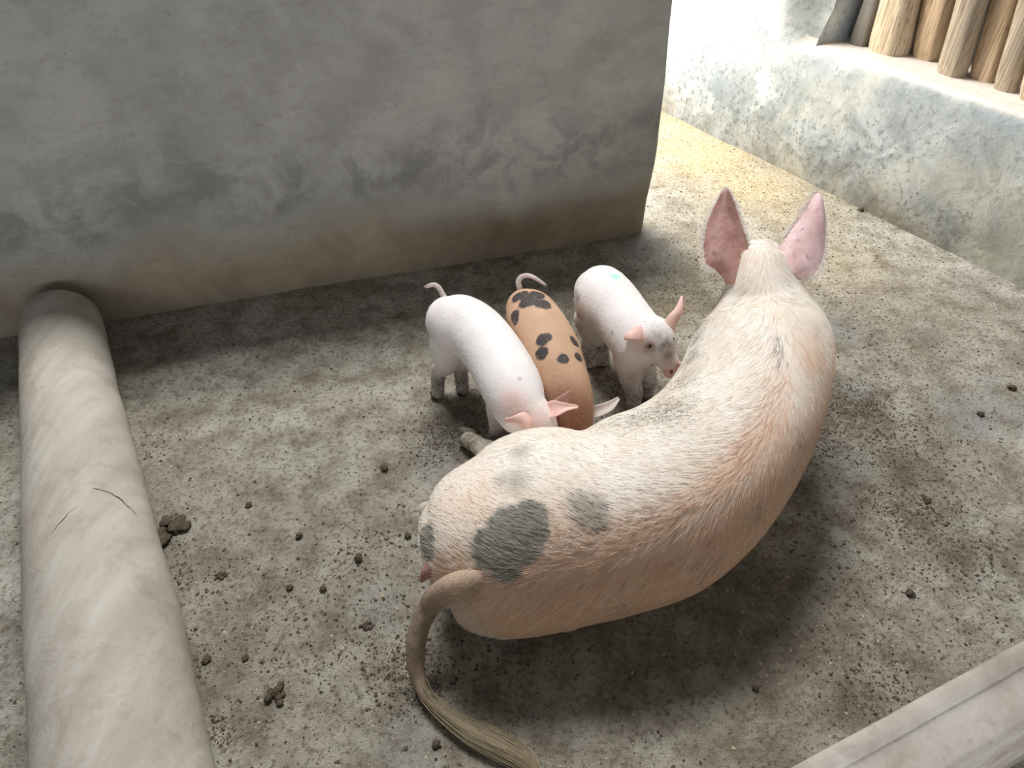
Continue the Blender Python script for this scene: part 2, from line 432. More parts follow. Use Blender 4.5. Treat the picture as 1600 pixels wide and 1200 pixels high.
def wall_block(name, A, B, thick, prof, mat, n=60, rough=0.006, endround=0.0, lean=None):
    """a plastered wall from A to B (floor line of its face); prof: (height, outward offset) of the face from floor to top, then back"""
    A, B = Vector(A), Vector(B); d = (B - A).normalized(); nrm = Vector((d.y, -d.x, 0))
    L = (B - A).length; V, Fc = [], []; m = len(prof)
    for i in range(n + 1):
        s = L * i / n
        for z, off in prof:
            g = rough * mnoise.noise((s * 2.3, z * 2.3, off)) + rough * 0.5 * mnoise.noise((s * 7, z * 7, 4))
            e = 0.0
            if i == n: e = endround * mnoise.noise((z * 4.0, 2.0, 7.0)) + (lean(z) if lean else 0)
            V.append(A + d * (s + e) + nrm * (off + g) + Vector((0, 0, z)))
    for i in range(n):
        for k in range(m):
            k2 = (k + 1) % m; Fc.append((i * m + k, (i + 1) * m + k, (i + 1) * m + k2, i * m + k2))
    Fc.append(tuple(range(m))); Fc.append(tuple(n * m + k for k in range(m - 1, -1, -1)))
    o = mesh_obj(name, V, Fc, mat); o['kind'] = 'structure'
    bm = bmesh.new(); bm.from_mesh(o.data); bmesh.ops.recalc_face_normals(bm, faces=bm.faces); bm.to_mesh(o.data); bm.free()
    return o, d, nrm, L

# back partition on the left; its foot swells a little where the plaster meets the floor
Wa, Wb = P(20, 522), P(1003, 362)
wd = (Wb - Wa).normalized()
prof = [(-0.03, 0.012), (0.03, 0.010), (0.08, 0.006), (0.16, 0.004), (0.26, 0.006), (0.34, 0.002)] + [(0.42 + 0.1 * k, 0.0) for k in range(9)] + [(1.32, -0.006), (1.35, -0.03), (1.35, -0.13), (1.31, -0.155), (0.7, -0.16), (-0.03, -0.16)]
wall_left, _, wn, _ = wall_block('wall_left', Wa - wd * 1.6, Wb, 0.16, prof, M_wl, 90, 0.010, 0.012, lambda z: 0.02 * math.sin(z * 3.2))
e = wall_left.modifiers.new('edges', 'BEVEL'); e.width = 0.018; e.segments = 3; e.limit_method = 'ANGLE'; e.angle_limit = math.radians(50)

# limewashed wall on the right, with a deep ledge that carries the timber poles
Ra, Rb = P(1060, 185), P(1600, 450)
rd = (Rb - Ra).normalized(); rn = Vector((rd.y, -rd.x, 0))     # rn points into the pen
if rn.x > 0: rn = -rn
LEDGE = 0.64
def on_plane(x, y, off=0.0):
    o = Ra + rn * off; r = ray(x, y); t = (o - CAM).dot(rn) / r.dot(rn); return CAM + r * t
Rs = Ra - rd * 2.4; Re = Rb + rd * 1.6
pj = P(1322, 73, LEDGE); jamb = (pj - Rs).dot(rd) - 0.12; joff = (pj - Ra).dot(rn)
Lr = (Re - Rs).length
DEEP = 0.62
sgrid = sorted(set([round(v, 3) for v in np.linspace(0, Lr, 110)] + [*[round(jamb - 0.03 * q, 3) for q in range(9)], round(jamb + 0.02, 3)]))
V, Fc = [], []
profL = [(-0.03, .0), (0.06, .0), (0.16, .0), (0.26, .0), (0.36, .0), (0.46, .0), (0.55, .0), (0.60, -0.004), (0.625, -0.012), (0.638, -0.03), (LEDGE, -0.07), (LEDGE, -0.15), (LEDGE, -0.3), (LEDGE, -DEEP + .14), (0.9, -DEEP + .14), (1.3, -DEEP + .14), (2.3, -DEEP + .14), (2.3, -DEEP), (-0.03, -DEEP)]
profH = [(-0.03, .0), (0.06, .0), (0.16, .0), (0.26, .0), (0.36, .0), (0.46, .0), (0.55, .0), (0.60, 0), (0.70, 0), (0.85, 0), (1.0, 0), (1.2, 0), (1.5, 0), (1.9, 0), (2.1, 0), (2.2, 0), (2.3, 0), (2.3, -DEEP), (-0.03, -DEEP)]
m = len(profL)
for s in sgrid:
    pr = profH if s <= jamb + 0.001 else profL
    q = min(1, max(0, (s - (jamb - 0.22)) / 0.22)); q = q * q * (3 - 2 * q)
    for z, off in pr:
        if pr is profH and z >= 0.6 and off > -0.1: off = joff * q * (0.0 if z < 0.62 else 1.0); z = max(z, 0.6)
        if pr is profH and z == 0.70 and q > 0: z = 0.70 - 0.06 * q
        g = 0.008 * mnoise.noise((s * 2, z * 2, 11)) + 0.004 * mnoise.noise((s * 7, z * 7, 5))
        V.append(Rs + rd * s + rn * (off + g) + Vector((0, 0, z + (0.6 * g if off < -0.02 else 0))))
for i in range(len(sgrid) - 1):
    for k in range(m):
        k2 = (k + 1) % m; Fc.append((i * m + k, (i + 1) * m + k, (i + 1) * m + k2, i * m + k2))
Fc.append(tuple(range(m))); Fc.append(tuple((len(sgrid) - 1) * m + k for k in range(m - 1, -1, -1)))
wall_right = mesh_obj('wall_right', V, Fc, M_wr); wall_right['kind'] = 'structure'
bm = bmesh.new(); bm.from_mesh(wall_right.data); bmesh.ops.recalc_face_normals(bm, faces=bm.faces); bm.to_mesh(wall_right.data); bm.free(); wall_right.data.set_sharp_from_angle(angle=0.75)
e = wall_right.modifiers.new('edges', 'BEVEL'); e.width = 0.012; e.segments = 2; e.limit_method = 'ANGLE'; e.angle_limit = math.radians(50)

# top of the low front wall in the lower right corner
M_cap = mat_concrete('worn_wall_top', [(0.30, lin(150, 140, 128)), (0.5, lin(176, 168, 158)), (0.7, lin(196, 190, 182))], (3, 3, 3), lin(120, 106, 90), 0.5)
Fz = 0.60
Fa, Fb = P(1230, 1200, Fz - 0.02), P(1600, 1000, Fz - 0.02)
Fa.z = Fb.z = 0
fd = (Fb - Fa).normalized()
prof = [(-0.03, 0.0), (0.3, 0.0), (0.50, 0.0), (0.560, 0.0), (0.585, -0.002), (Fz, -0.007), (Fz, -0.028), (Fz - .013, -0.034), (Fz - .014, -0.06), (Fz - 0.016, -0.090), (Fz - 0.024, -0.098), (0.3, -0.106), (-0.03, -0.106)]
fn_flip = [(z, off) for z, off in prof]
wall_front, _, _, _ = wall_block('wall_front', Fb + fd * 1.6, Fa - fd * 2.2, 0.14, fn_flip, M_cap, 70, 0.004)

# ------------------------------------------------------------------ rounded concrete divider lying on the left
M_log = mat_concrete('smoothed_concrete', [(0.25, lin(164, 154, 140)), (0.5, lin(186, 179, 168)), (0.75, lin(204, 199, 191))], (6, 0.9, 1), lin(142, 130, 114), 0.45)
Llog = [(92, 1400), (75, 1200), (62, 1000), (52, 840), (46, 700), (41, 600), (38, 520)]
Rlog = [(368, 1400), (320, 1200), (277, 1000), (235, 840), (196, 690), (172, 600), (153, 510)]
st = []
for a, b in zip(Llog, Rlog):
    c, r, _ = LR(a, b, 0.12); st.append((c, r * 0.99, r * 0.98))
end = st[-1][0] + (st[-1][0] - st[-2][0]).normalized() * 0.10
st = [(Vector((c.x, c.y, r - 0.035)), r, r) for c, r, _ in st] + [(Vector((end.x, end.y, st[-1][1] - 0.045)), st[-1][1] * 0.97, st[-1][1] * 0.97)]
V, Fc = tube(st, 14, 40, view=False, cap=(0, 0.25))
V = [Vector(v) + Vector((0.004 * mnoise.noise(Vector(v) * 5), 0, 0.005 * mnoise.noise(Vector(v) * 6) + 0.002 * mnoise.noise(Vector(v) * 20))) for v in V]
divr = empty('concrete_divider', (st[3][0].x, st[3][0].y, 0), 'long rounded grey concrete divider on the floor, cracked midway, running to the back wall', 'divider')
log_o = mesh_obj('beam', V, Fc, M_log, divr)
bv = bvh_of(log_o, divr)
M_crack = mat_flat('crack_shadow', lin(58, 50, 44), 0.9)
def crack(pts, w):
    q = catmull(np.array([tuple(hit(bv, *p)) for p in pts]), 6)
    sts = []
    for i, p in enumerate(q):
        k = math.sin(math.pi * (0.08 + 0.84 * i / (len(q) - 1)))
        j = Vector((mnoise.noise(Vector(p) * 60), mnoise.noise(Vector(p) * 60 + Vector((9, 0, 0))), 0)) * 0.003
        sts.append((Vector(p) + j, w * k, w * 0.5 * k))
    v, f = tube(sts, 1, 6, cap=(0.5, 0.5)); o = mesh_obj('crack', v, f, M_crack, divr)
    o['label'] = 'dark hairline crack across the beam'
crack([(120, 763), (150, 764), (178, 774), (200, 792), (214, 806)], 0.0019)
crack([(122, 790), (104, 806), (86, 826), (72, 848)], 0.0013)

# ------------------------------------------------------------------ timber poles on the ledge
W_pale = mat_wood('pale_barked_wood', lin(222, 204, 176), lin(194, 170, 138), lin(118, 94, 70))
W_tan = mat_wood('tan_split_wood', lin(222, 196, 162), lin(194, 164, 130), lin(128, 98, 70))
W_grey = mat_wood('weathered_wood', lin(204, 186, 160), lin(172, 152, 128), lin(98, 80, 64), 0.35)
W_dark = mat_wood('sooty_wood', lin(150, 142, 132), lin(112, 106, 98), lin(70, 64, 58), 0.6)
def pole(bl, br, tl, tr, back, mat, label, k=0.8, seedv=0, z0=LEDGE - 0.004):
    xb, yb, xt = (bl[0] + br[0]) / 2, (bl[1] + br[1]) / 2, (tl[0] + tr[0]) / 2
    off = (P(xb, yb, LEDGE) - Ra).dot(rn) - back
    r0 = abs((on_plane(*br, off) - on_plane(*bl, off)).dot(rd)) / 2; r1 = abs((on_plane(*tr, off) - on_plane(*tl, off)).dot(rd)) / 2
    offc = off - r0 * k; y_ = yb
    for _ in range(60):                                   # foot of the pole's axis on the ledge
        c0 = P(xb + (xt - xb) * (yb - y_) / yb, y_, LEDGE)
        y_ -= ((c0 - Ra).dot(rn) - offc) * 60
    c1 = on_plane(xt, 0, offc)
    ax = (c1 - c0); ax = ax / ax.z if abs(ax.z) > 0.05 else Vector((0.05, 0, 1))
    base = c0 + ax * (z0 - c0.z)
    top = 2.0
    N = 26; V, Fc = [], []; seg = 20
    for i in range(N + 1):
        h = (top - z0) * i / N; t = h / max(c1.z - c0.z, 0.05); r = r0 + (r1 - r0) * min(t, 1.3)
        c = base + ax * h
        if i == 0: r *= 0.93
        for q in range(seg):
            a = 2 * math.pi * q / seg; ca, sa = math.cos(a), math.sin(a)
            # split timber: squarish, knotted outline that changes along its length
            sq = (abs(ca) ** 3.2 + abs(sa) ** 3.2) ** (-1 / 3.2)
            kk = 0.72 * sq + 0.28 + 0.13 * mnoise.noise((ca * 1.3 + seedv * 9, sa * 1.3, h * 2.2)) + 0.04 * mnoise.noise((ca * 4 + seedv, sa * 4, h * 5))
            dz = 0.014 * mnoise.noise((ca * 2, sa * 2, seedv * 5)) if i == 0 else 0
            V.append(c + rd * ca * r * kk * 0.90 + rn * sa * r * k * kk + Vector((0, 0, max(dz, 0))))
    for i in range(N):
        for q in range(seg):
            q2 = (q + 1) % seg; Fc.append((i * seg + q, i * seg + q2, (i + 1) * seg + q2, (i + 1) * seg + q))
    Fc.append(tuple(range(seg - 1, -1, -1))); Fc.append(tuple(N * seg + q for q in range(seg)))
    o = mesh_obj('timber_pole', V, Fc, mat, None, True, (base.x, base.y, z0)); 
    bm = bmesh.new(); bm.from_mesh(o.data); bmesh.ops.recalc_face_normals(bm, faces=bm.faces); bm.to_mesh(o.data); bm.free(); o.data.set_sharp_from_angle(angle=0.9)
    tag(o, label, 'pole', 'timber poles standing on the wall ledge')
    return o
pole((1324, 72), (1356, 68), (1350, 0), (1378, 0), -0.02, W_dark, 'narrow sooty grey pole at the left end of the ledge, against the wall', 0.6, 1)
pole((1356, 82), (1418, 97), (1376, 0), (1441, 0), 0.0, W_pale, 'thick pale round pole, half sunlit and half brown, second from the left', 0.85, 2)
pole((1422, 97), (1466, 99), (1443, 0), (1499, 0), 0.02, W_tan, 'smooth tan pole set back behind its neighbours, third from the left', 0.7, 3)
pole((1461, 116), (1508, 122), (1494, 0), (1546, 0), -0.02, W_grey, 'rough greyish split pole with a dark shaded edge, fourth from the left', 0.8, 4)
pole((1512, 122), (1555, 136), (1546, 0), (1597, 0), 0.01, W_tan, 'flat reddish tan plank-like pole, fifth from the left', 0.55, 5)
pole((1548, 143), (1592, 142), (1590, 0), (1640, 0), -0.02, W_grey, 'brown weathered pole with a pale ridge, second from the right picture edge', 0.8, 6)
pole((1590, 155), (1640, 172), (1632, 0), (1690, 0), 0.0, W_pale, 'pale pole cut off by the right edge of the picture', 0.8, 7)

# ------------------------------------------------------------------ animals: shared bits
M_hoof = mat_flat('muddy_hoof', lin(58, 48, 40), 0.75, 0.3, 60)
M_eye = mat_flat('dark_wet_eye', lin(24, 16, 14), 0.12, 0.1, 20, 0)
M_nostril = mat_flat('nostril_dark', lin(120, 66, 64), 0.6)
M_snout = mat_flat('pink_snout', lin(246, 198, 192), 0.45, 0.12, 60)
M_pear = mat_flat('pink_ear_skin', lin(242, 200, 190), 0.6, 0.10, 30)
M_pear_dark = mat_flat('brown_ear_skin', lin(198, 156, 142), 0.65, 0.15, 30)
M_lid = mat_flat('eyelid_skin', lin(150, 120, 108), 0.6)
M_pear_grey = mat_flat('greyish_ear_skin', lin(206, 192, 186), 0.65, 0.15, 30)

def hoof(pos, fwd, size, parent, lift=0.0):
    """cloven trotter: two pointed claws"""
    f = Vector((fwd.x, fwd.y, 0)).normalized(); sd = Vector((-f.y, f.x, 0)); V, Fc = [], []
    for s in (-1, 1):
        st = [(pos + sd * s * size * 0.42 + Vector((0, 0, size * 1.15 + lift)) - f * size * 0.25, size * 0.52, size * 0.62),
              (pos + sd * s * size * 0.46 + Vector((0, 0, size * 0.55 + lift)) + f * size * 0.1, size * 0.50, size * 0.62),
              (pos + sd * s * size * 0.44 + Vector((0, 0, size * 0.12 + lift)) + f * size * 0.45, size * 0.40, size * 0.50)]
        v, q = tube(st, 4, 10, view=False, cap=(0.4, 0.25), ref=tuple(f)); o = len(V); V += v; Fc += [tuple(i + o for i in k) for k in q]
    return mesh_obj('hoof', V, Fc, M_hoof, parent)

def leg(top, foot, fwd, hind, r, k=1.0):
    f = Vector((fwd.x, fwd.y, 0)).normalized(); h = top.z
    A = lambda t, push: Vector((foot.x + (top.x - foot.x) * t, foot.y + (top.y - foot.y) * t, 0)) + f * push + Vector((0, 0, h * t))
    if hind: js = [(1.0, 0.0, 2.35), (0.80, 0.014 * k, 2.1), (0.60, 0.016 * k, 1.5), (0.40, -0.020 * k, 1.16), (0.20, -0.010 * k, 1.0), (0.09, 0.0, 1.0), (0.03, 0.006 * k, 1.0)]
    else: js = [(1.0, 0.0, 2.0), (0.70, -0.014 * k, 1.45), (0.34, 0.010 * k, 1.16), (0.19, 0.0, 1.0), (0.09, 0.0, 1.02), (0.03, 0.008 * k, 1.02)]
    return tube([(A(t, p), r * q, r * q * (1.15 if t > 0.5 else 1.0)) for t, p, q in js], 5, 14, view=False, cap=(0.4, 0.4), ref=tuple(f.cross(Vector((0, 0, 1)))))

def piglet(root, trunk, head, legs, skin, ears, tail, snout_dir, eye_px=None, rl=0.0265, mouth=True):
    """trunk: stations rear -> neck; head: stations poll -> snout; legs: (top point, foot pixel, hind?)"""
    fwd = (trunk[-2][0] - trunk[0][0]); fwd.z = 0; fwd.normalize()
    shapes = [tube(trunk, 6, 24, cap=(0.75, 0.6)), tube(head, 6, 20, cap=(0.5, 0.3))]
    feet = []
    for top, fp, hind in legs:
        foot = fp if isinstance(fp, Vector) else P(*fp); foot = Vector((foot.x, foot.y, 0))
        shapes.append(leg(top, foot, fwd, hind, rl)); feet.append(foot)
    body = fuse('body', shapes, skin, root, 0.0062, 16)
    for ft in feet: hoof(ft + Vector((0, 0, floor_z(ft.x, ft.y))), fwd, rl * 0.84, root)
    return body, fwd

def snout_disc(c, d, r, root, mat=None):
    d = d.normalized(); q = d.to_track_quat('Z', 'Y').to_matrix()
    V, Fc = [], []; seg = 20
    prof = [(-0.6, 0.86), (-0.2, 0.98), (0.05, 1.04), (0.2, 0.98), (0.26, 0.8), (0.22, 0.4)]
    for z, k in prof:
        for i in range(seg):
            a = 2 * math.pi * i / seg; V.append(c + q @ Vector((math.cos(a) * r * k * 1.12, math.sin(a) * r * k * 0.9, z * r)))
    for j in range(len(prof) - 1):
        for i in range(seg):
            i2 = (i + 1) % seg; Fc.append((j * seg + i, j * seg + i2, (j + 1) * seg + i2, (j + 1) * seg + i))
    Fc.append(tuple(range(seg - 1, -1, -1))); Fc.append(tuple((len(prof) - 1) * seg + i for i in range(seg)))
    o = mesh_obj('snout', V, Fc, mat or M_snout, root); o['label'] = 'pink snout disc'
    for s in (-1, 1):
        v, f = ball(c + q @ Vector((s * r * 0.40, 0, r * 0.24)), (r * 0.16, r * 0.24, r * 0.08), q, 10, 6)
        sub_obj('nostril', v, f, M_nostril, o, root)
    return o
M_tailhair = mat_hair('tail_down', lin(214, 202, 194), lin(250, 244, 238))
def curly_tail(pts, r0, r1, mat, root, n=6):
    q = [(Vector(p), r0 + (r1 - r0) * i / (len(pts) - 1)) for i, p in enumerate(pts)]
    v, f = tube([(p, r, r) for p, r in q], n, 10, cap=(0.3, 0.8)); o = mesh_obj('tail', v, f, mat, root)
    pp, mm = sample_surface(o, root, 900); dd = tangent_dirs(pp, mm, [tuple(p) for p, _ in q[::-1]], None)
    hair('tail_hair', o, M_tailhair, pp, dd, mm, 0.014 * rng.uniform(0.5, 1.3, len(pp)), 0.0003, 0.45); return o

def down(body, root, n, path, ridge, mat, length, r0, name='bristles', flare=0.45, bend=0.3):
    p, m = sample_surface(body, root, n)
    d = tangent_dirs(p, m, path, ridge, flare)
    return hair(name, root, mat, p, d, m, length * rng.uniform(0.6, 1.25, len(p)), r0, bend)

# ------------------------------------------------------------------ SOW
sow = empty('sow', P(900, 860), 'big pale pink sow with grey spots lying down, seen from behind, ears up', 'pig')
M_sow = mat_skin('sow_skin', lin(236, 222, 206), lin(248, 243, 235), lin(232, 180, 140), lin(134, 132, 124), lin(120, 108, 86), 0.06)
trunk = [LR((680, 782), (726, 955), .19), LR((694, 740), (774, 976), .205, .95), LR((742, 708), (836, 985), .215, .95), LR((812, 674), (902, 974), .22, .98),
         LR((884, 682), (990, 950), .23), LR((942, 657), (1082, 918), .25), LR((996, 636), (1158, 856), .28), LR((1040, 606), (1224, 768), .32),
         LR((1070, 563), (1266, 680), .36), LR((1086, 522), (1289, 590), .405), LR((1100, 492), (1284, 520), .455), LR((1124, 460), (1256, 468), .515),
         LR((1140, 430), (1236, 438), .565), LR((1152, 404), (1224, 408), .605)]
poll = trunk[-1][0]; hd = Vector((0.34, 0.88, -0.42)).normalized()
head = [(poll + Vector((-0.01, -0.04, -0.09)), .085, .09), (poll + hd * 0.05 + Vector((0, 0, -.045)), .082, .095), (poll + hd * 0.16 + Vector((0, 0, -.06)), .085, .10),
        (poll + hd * 0.27 + Vector((0, 0, -.085)), .066, .08), (poll + hd * 0.36 + Vector((0, 0, -.10)), .052, .06), (poll + hd * 0.43 + Vector((0, 0, -.11)), .046, .05)]
ch = trunk[8][0]
ffwd = Vector((0.45, 0.8, 0)).normalized(); fside = Vector((ffwd.y, -ffwd.x, 0))
shapes = [tube(trunk, 6, 36, cap=(0.42, 0.5)), tube(head, 5, 24, cap=(0.5, 0.4))]
# belly resting on the floor below the raised shoulder, forelegs braced in front
shapes.append(tube([(trunk[4][0] + Vector((0, 0, -.06)), .17), (trunk[6][0] + Vector((-.02, .02, -.10)), .165), (trunk[8][0] + Vector((0, 0, -.17)), .15), (trunk[9][0] + Vector((0.02, .04, -.20)), .13)], 5, 24, view=False))
fore = []
for s in (-1, 1):
    top = trunk[9][0] + fside * (0.09 * s) + ffwd * 0.02; foot = Vector((top.x, top.y, 0)) + ffwd * 0.16 + fside * 0.02 * s
    shapes.append(leg(top, foot, ffwd, False, 0.042, 1.6)); fore.append(foot)
# hind leg folded under, foot stretched out beside the belly
hf = P(733, 690, .03)
shapes.append(tube([(P(830, 790, .18), .10, .10), (P(800, 740, .12), .085, .08), (P(770, 712, .065), .048, .048), (P(752, 700, .045), .034, .034), (P(738, 690, .036), .031, .031), (P(730, 686, .030), .030, .028)], 5, 16))
# haunch, hock lump and rear
shapes.append(tube([(P(800, 880, .20), .15, .15), (P(760, 920, .13), .115, .11), (P(800, 945, .10), .09, .09)], 5, 18))
shapes.append(tube([(P(700, 815, .13), .06, .06), (P(672, 800, .07), .034, .034), (P(663, 796, .05), .024, .024)], 5, 14))
body = fuse('body', shapes, M_sow, sow, 0.0095, 9)
bvS = bvh_of(body, sow)
co, nn = coords(body, sow)
RIDGE_PX = [(700, 905), (740, 912), (800, 905), (870, 888), (940, 868), (1010, 838), (1080, 800), (1140, 752), (1185, 695), (1212, 640), (1222, 585), (1216, 530), (1205, 480), (1196, 430), (1190, 396)]
ridge = catmull(np.array([tuple(hit(bvS, *p)) for p in RIDGE_PX]), 6)
path = catmull(np.array([tuple(s[0]) for s in trunk + head[2:]]), 5)
rdist = np.sqrt(((co[:, None] - ridge[None]) ** 2).sum(2).min(1))
# the side below the back line is rosy tan, the upper flank cream
rp = (ridge - np.array(CAM)); ri = ((co[:, None] - ridge[None]) ** 2).sum(2).argmin(1)
rt = np.gradient(ridge, axis=0)[ri]; rt /= np.linalg.norm(rt, axis=1)[:, None]
side = (np.cross(rt, (0, 0, 1.0)) * (co - ridge[ri])).sum(1)
pink = np.maximum((0.50 * np.exp(-(rdist / 0.06) ** 2)) * np.clip((0.60 - co[:, 2]) / 0.12, 0.2, 1) * 1.3, 0.72 * np.clip((side + 0.015) / 0.05, 0, 1) * np.clip((0.56 - co[:, 2]) / 0.15, 0, 1))
for x, y, r, a in [(830, 930, 90, .75), (930, 900, 90, .7), (1030, 870, 80, .6), (720, 900, 50, .5), (880, 850, 60, .45), (1110, 830, 60, .5), (1270, 560, 45, .55), (740, 780, 60, .35), (1200, 740, 50, .5), (760, 960, 60, .6)]:
    h = hit(bvS, x, y); pink = np.maximum(pink, a * np.exp(-(np.linalg.norm(co - np.array(h), axis=1) / (r * depth(h) / F * 1.1)) ** 2))
set_attr(body, 'pink', pink)
SP = [(800, 835, 36), (826, 812, 26), (772, 862, 30), (792, 884, 24), (815, 850, 30), (760, 845, 18), (838, 830, 18), (836, 800, 14)]
sp_m = spots(body, sow, bvS, SP); sp_m = np.maximum(sp_m, 0.95 * spots(body, sow, bvS, [(666, 842, 20), (668, 862, 14)]))
set_attr(body, 'spot', sp_m)
sp2 = spots(body, sow, bvS, [(924, 800, 24), (910, 788, 17), (938, 816, 15)])
set_attr(body, 'faint', np.maximum(1.4 * sp2, spots(body, sow, bvS, [(812, 706, 17), (805, 752, 22), (785, 750, 14)]), 0.8 * spots(body, sow, bvS, [(1212, 545, 10), (1222, 560, 10)])) if False else np.maximum(1.5 * sp2, spots(body, sow, bvS, [(812, 706, 17), (805, 752, 22), (785, 750, 14)])))
mud = np.clip((0.05 - co[:, 2]) / 0.05, 0, 1) * 0.8
for x, y, r, a in [(1092, 510, 12, .9), (1088, 530, 12, .9), (1080, 560, 14, .7), (716, 926, 24, .7), (700, 935, 20, .7), (733, 690, 36, 1), (752, 702, 22, .6), (660, 796, 22, .8), (1278, 520, 10, .4)]:
    h = hit(bvS, x, y); mud = np.maximum(mud, a * np.exp(-(np.linalg.norm(co - np.array(h), axis=1) / (r * depth(h) / F * 1.1)) ** 2))
for x, y, r, a in [(1040, 645, 34, .5), (1000, 652, 28, .45), (1070, 590, 18, .5)]:
    h = hit(bvS, x, y); mud = np.maximum(mud, a * np.exp(-(np.linalg.norm(co - np.array(h), axis=1) / (r * depth(h) / F * 1.1)) ** 2))
set_attr(body, 'mud', mud)
spk = np.zeros(len(co))
for x, y, r, a in [(1040, 640, 40, 1), (1000, 652, 34, .9), (950, 662, 22, .5), (1075, 560, 25, 1), (1095, 510, 30, .9), (1060, 600, 25, .9), (1180, 800, 20, .5), (1110, 885, 25, .5), (980, 950, 25, .5), (1250, 690, 25, .5), (1282, 600, 25, .4)]:
    h = hit(bvS, x, y); spk = np.maximum(spk, a * np.exp(-(np.linalg.norm(co - np.array(h), axis=1) / (r * depth(h) / F * 1.2)) ** 2))
set_attr(body, 'speck', spk)
set_attr(body, 'teal', np.zeros(len(co)))

# ears
def ear_mat(name, ca, cb, blot):
    M_sear = NT(name); v_ = M_sear.coord()
    n1_, n2_ = M_sear.noise(v_, 16, 5, 0.6), M_sear.noise(v_, 38, 4, 0.6)
    cc = M_sear.ramp(n1_, [(0.35, ca), (0.65, cb)]); cc = M_sear.mix(M_sear.ramp(n2_, [(0.60, 0.0), (0.70, 0.7)]), cc, blot)
    M_sear.col(cc); M_sear.rough(0.6); M_sear.bump(n2_, 0.003, 0.5)
    M_sear.b.inputs['Subsurface Weight'].default_value = 0.15; M_sear.b.inputs['Subsurface Radius'].default_value = (0.02, 0.006, 0.004)
    return M_sear.m
M_searL = ear_mat('shaded_reddish_ear_skin', lin(146, 104, 94), lin(186, 144, 134), lin(118, 80, 72))  # red-brown skin, darkened to paint in the shade on the left ear
M_searR = ear_mat('pink_blotched_ear_skin', lin(202, 164, 160), lin(230, 200, 200), lin(128, 88, 84))
tp = depth(poll)
earL = sheet('ear', [D(1134, 446, tp - .0), D(1129, 434, tp + .0), D(1116, 421, tp), D(1102, 414, tp), D(1098, 385, tp + .02), D(1104, 350, tp + .04), D(1117, 322, tp + .06), D(1131, 299, tp + .07)],
             [D(1150, 446, tp + .0), D(1160, 430, tp), D(1167, 412, tp), D(1170, 388, tp + .02), D(1166, 372, tp + .03), D(1157, 346, tp + .04), D(1147, 318, tp + .05), D(1136, 299, tp + .07)], 0.030, 0.007, M_searL, sow, 7, 1)
earL['label'] = 'left ear, pink skin with pale hairy rim'
earR = sheet('ear', [D(1228, 452, tp), D(1222, 430, tp), D(1216, 408, tp), D(1218, 388, tp + .02), D(1228, 368, tp + .03), D(1245, 344, tp + .04), D(1260, 322, tp + .05), D(1272, 304, tp + .06)],
             [D(1238, 456, tp), D(1240, 440, tp), D(1256, 435, tp), D(1274, 426, tp + .0), D(1285, 404, tp + .02), D(1289, 372, tp + .03), D(1288, 340, tp + .05), D(1280, 304, tp + .06)], 0.026, 0.007, M_searR, sow, 7, 1)
earR['label'] = 'right ear, pink skin with dark blotches'
# tail, thick at the root and ending in a brush on the floor
mt = NT('dusty_tail_skin'); v_ = mt.coord(); nz = mt.noise(v_, 45, 4, 0.65)
ct = mt.ramp(nz, [(0.3, lin(128, 112, 94)), (0.7, lin(168, 150, 130))])
ct = mt.mix(mt.math('MULTIPLY', mt.ramp(mt.sep(v_)[2], [(0.19, 0.0), (0.30, 1.0)]), 0.85), ct, lin(214, 184, 160))
mt.col(ct); mt.rough(0.7); mt.bump(nz, 0.002, 0.5); M_tail = mt.m
tpx = [(672, 946, .175, 18), (658, 972, .14, 16.5), (650, 1005, .10, 15.5), (650, 1040, .06, 13.5), (656, 1068, .035, 11), (668, 1090, .024, 9), (690, 1112, .02, 8), (720, 1135, .017, 7)]
st = []
for x, y, rp, lift in [(784, 884, 10, -.035), (760, 894, 17, -.024), (736, 905, 21, -.009), (710, 915, 20.5, .007), (688, 928, 19.5, .018)]:
    c = hit(bvS, x, y); c = c + (CAM - c).normalized() * lift; r = rp * depth(c) / F; st.append((c, r, r * 0.85))
for x, y, z, rp in tpx:
    c = P(x, y, z); r = rp * depth(c) / F; st.append((c, r, r * 0.9))
v, f = tube(st, 6, 16, cap=(0.5, 0.5)); tail_o = mesh_obj('tail', v, f, M_tail, sow); TAILPATH = [tuple(q[0]) for q in st[::-1]]; tail_o['label'] = 'long dusty tail hanging to the floor'
bpx = [(652, 1050, .05), (668, 1088, .026), (700, 1117, .022), (740, 1143, .022), (785, 1165, .022), (822, 1190, .02), (846, 1222, .016)]
bw = [9, 10, 13, 17, 19, 15, 5]
core = np.array([tuple(P(*b)) for b in bpx])
M_tuft_core = mat_flat('tail_brush_core', lin(128, 116, 94), 0.8, 0.3, 80)
st = [(Vector(c), 0.5 * wv * depth(Vector(c)) / F, 0.0075) for c, wv in zip(core, bw)]
v, f = tube(st, 6, 12, view=False, ref=(0, 0, 1), cap=(0.4, 0.6))
tuft_core = sub_obj('tail_brush', v, f, M_tuft_core, tail_o, sow); tuft_core['label'] = 'tan grey brush of hair'
M_br0 = mat_hair('root_bristles', lin(200, 178, 156), lin(246, 234, 220))
M_td = mat_hair('dusty_tail_hair', lin(120, 106, 90), lin(196, 180, 160))
pp, mm = sample_surface(tail_o, sow, 3500); hair('tail_down', tail_o, M_td, pp, tangent_dirs(pp, mm, TAILPATH), mm, 0.018 * rng.uniform(0.5, 1.3, len(pp)), 0.0004, 0.15)
pp, mm = sample_surface(tail_o, sow, 5000); k_ = pp[:, 2] > 0.2 - rng.uniform(0, 0.08, len(pp)); pp, mm = pp[k_], mm[k_]
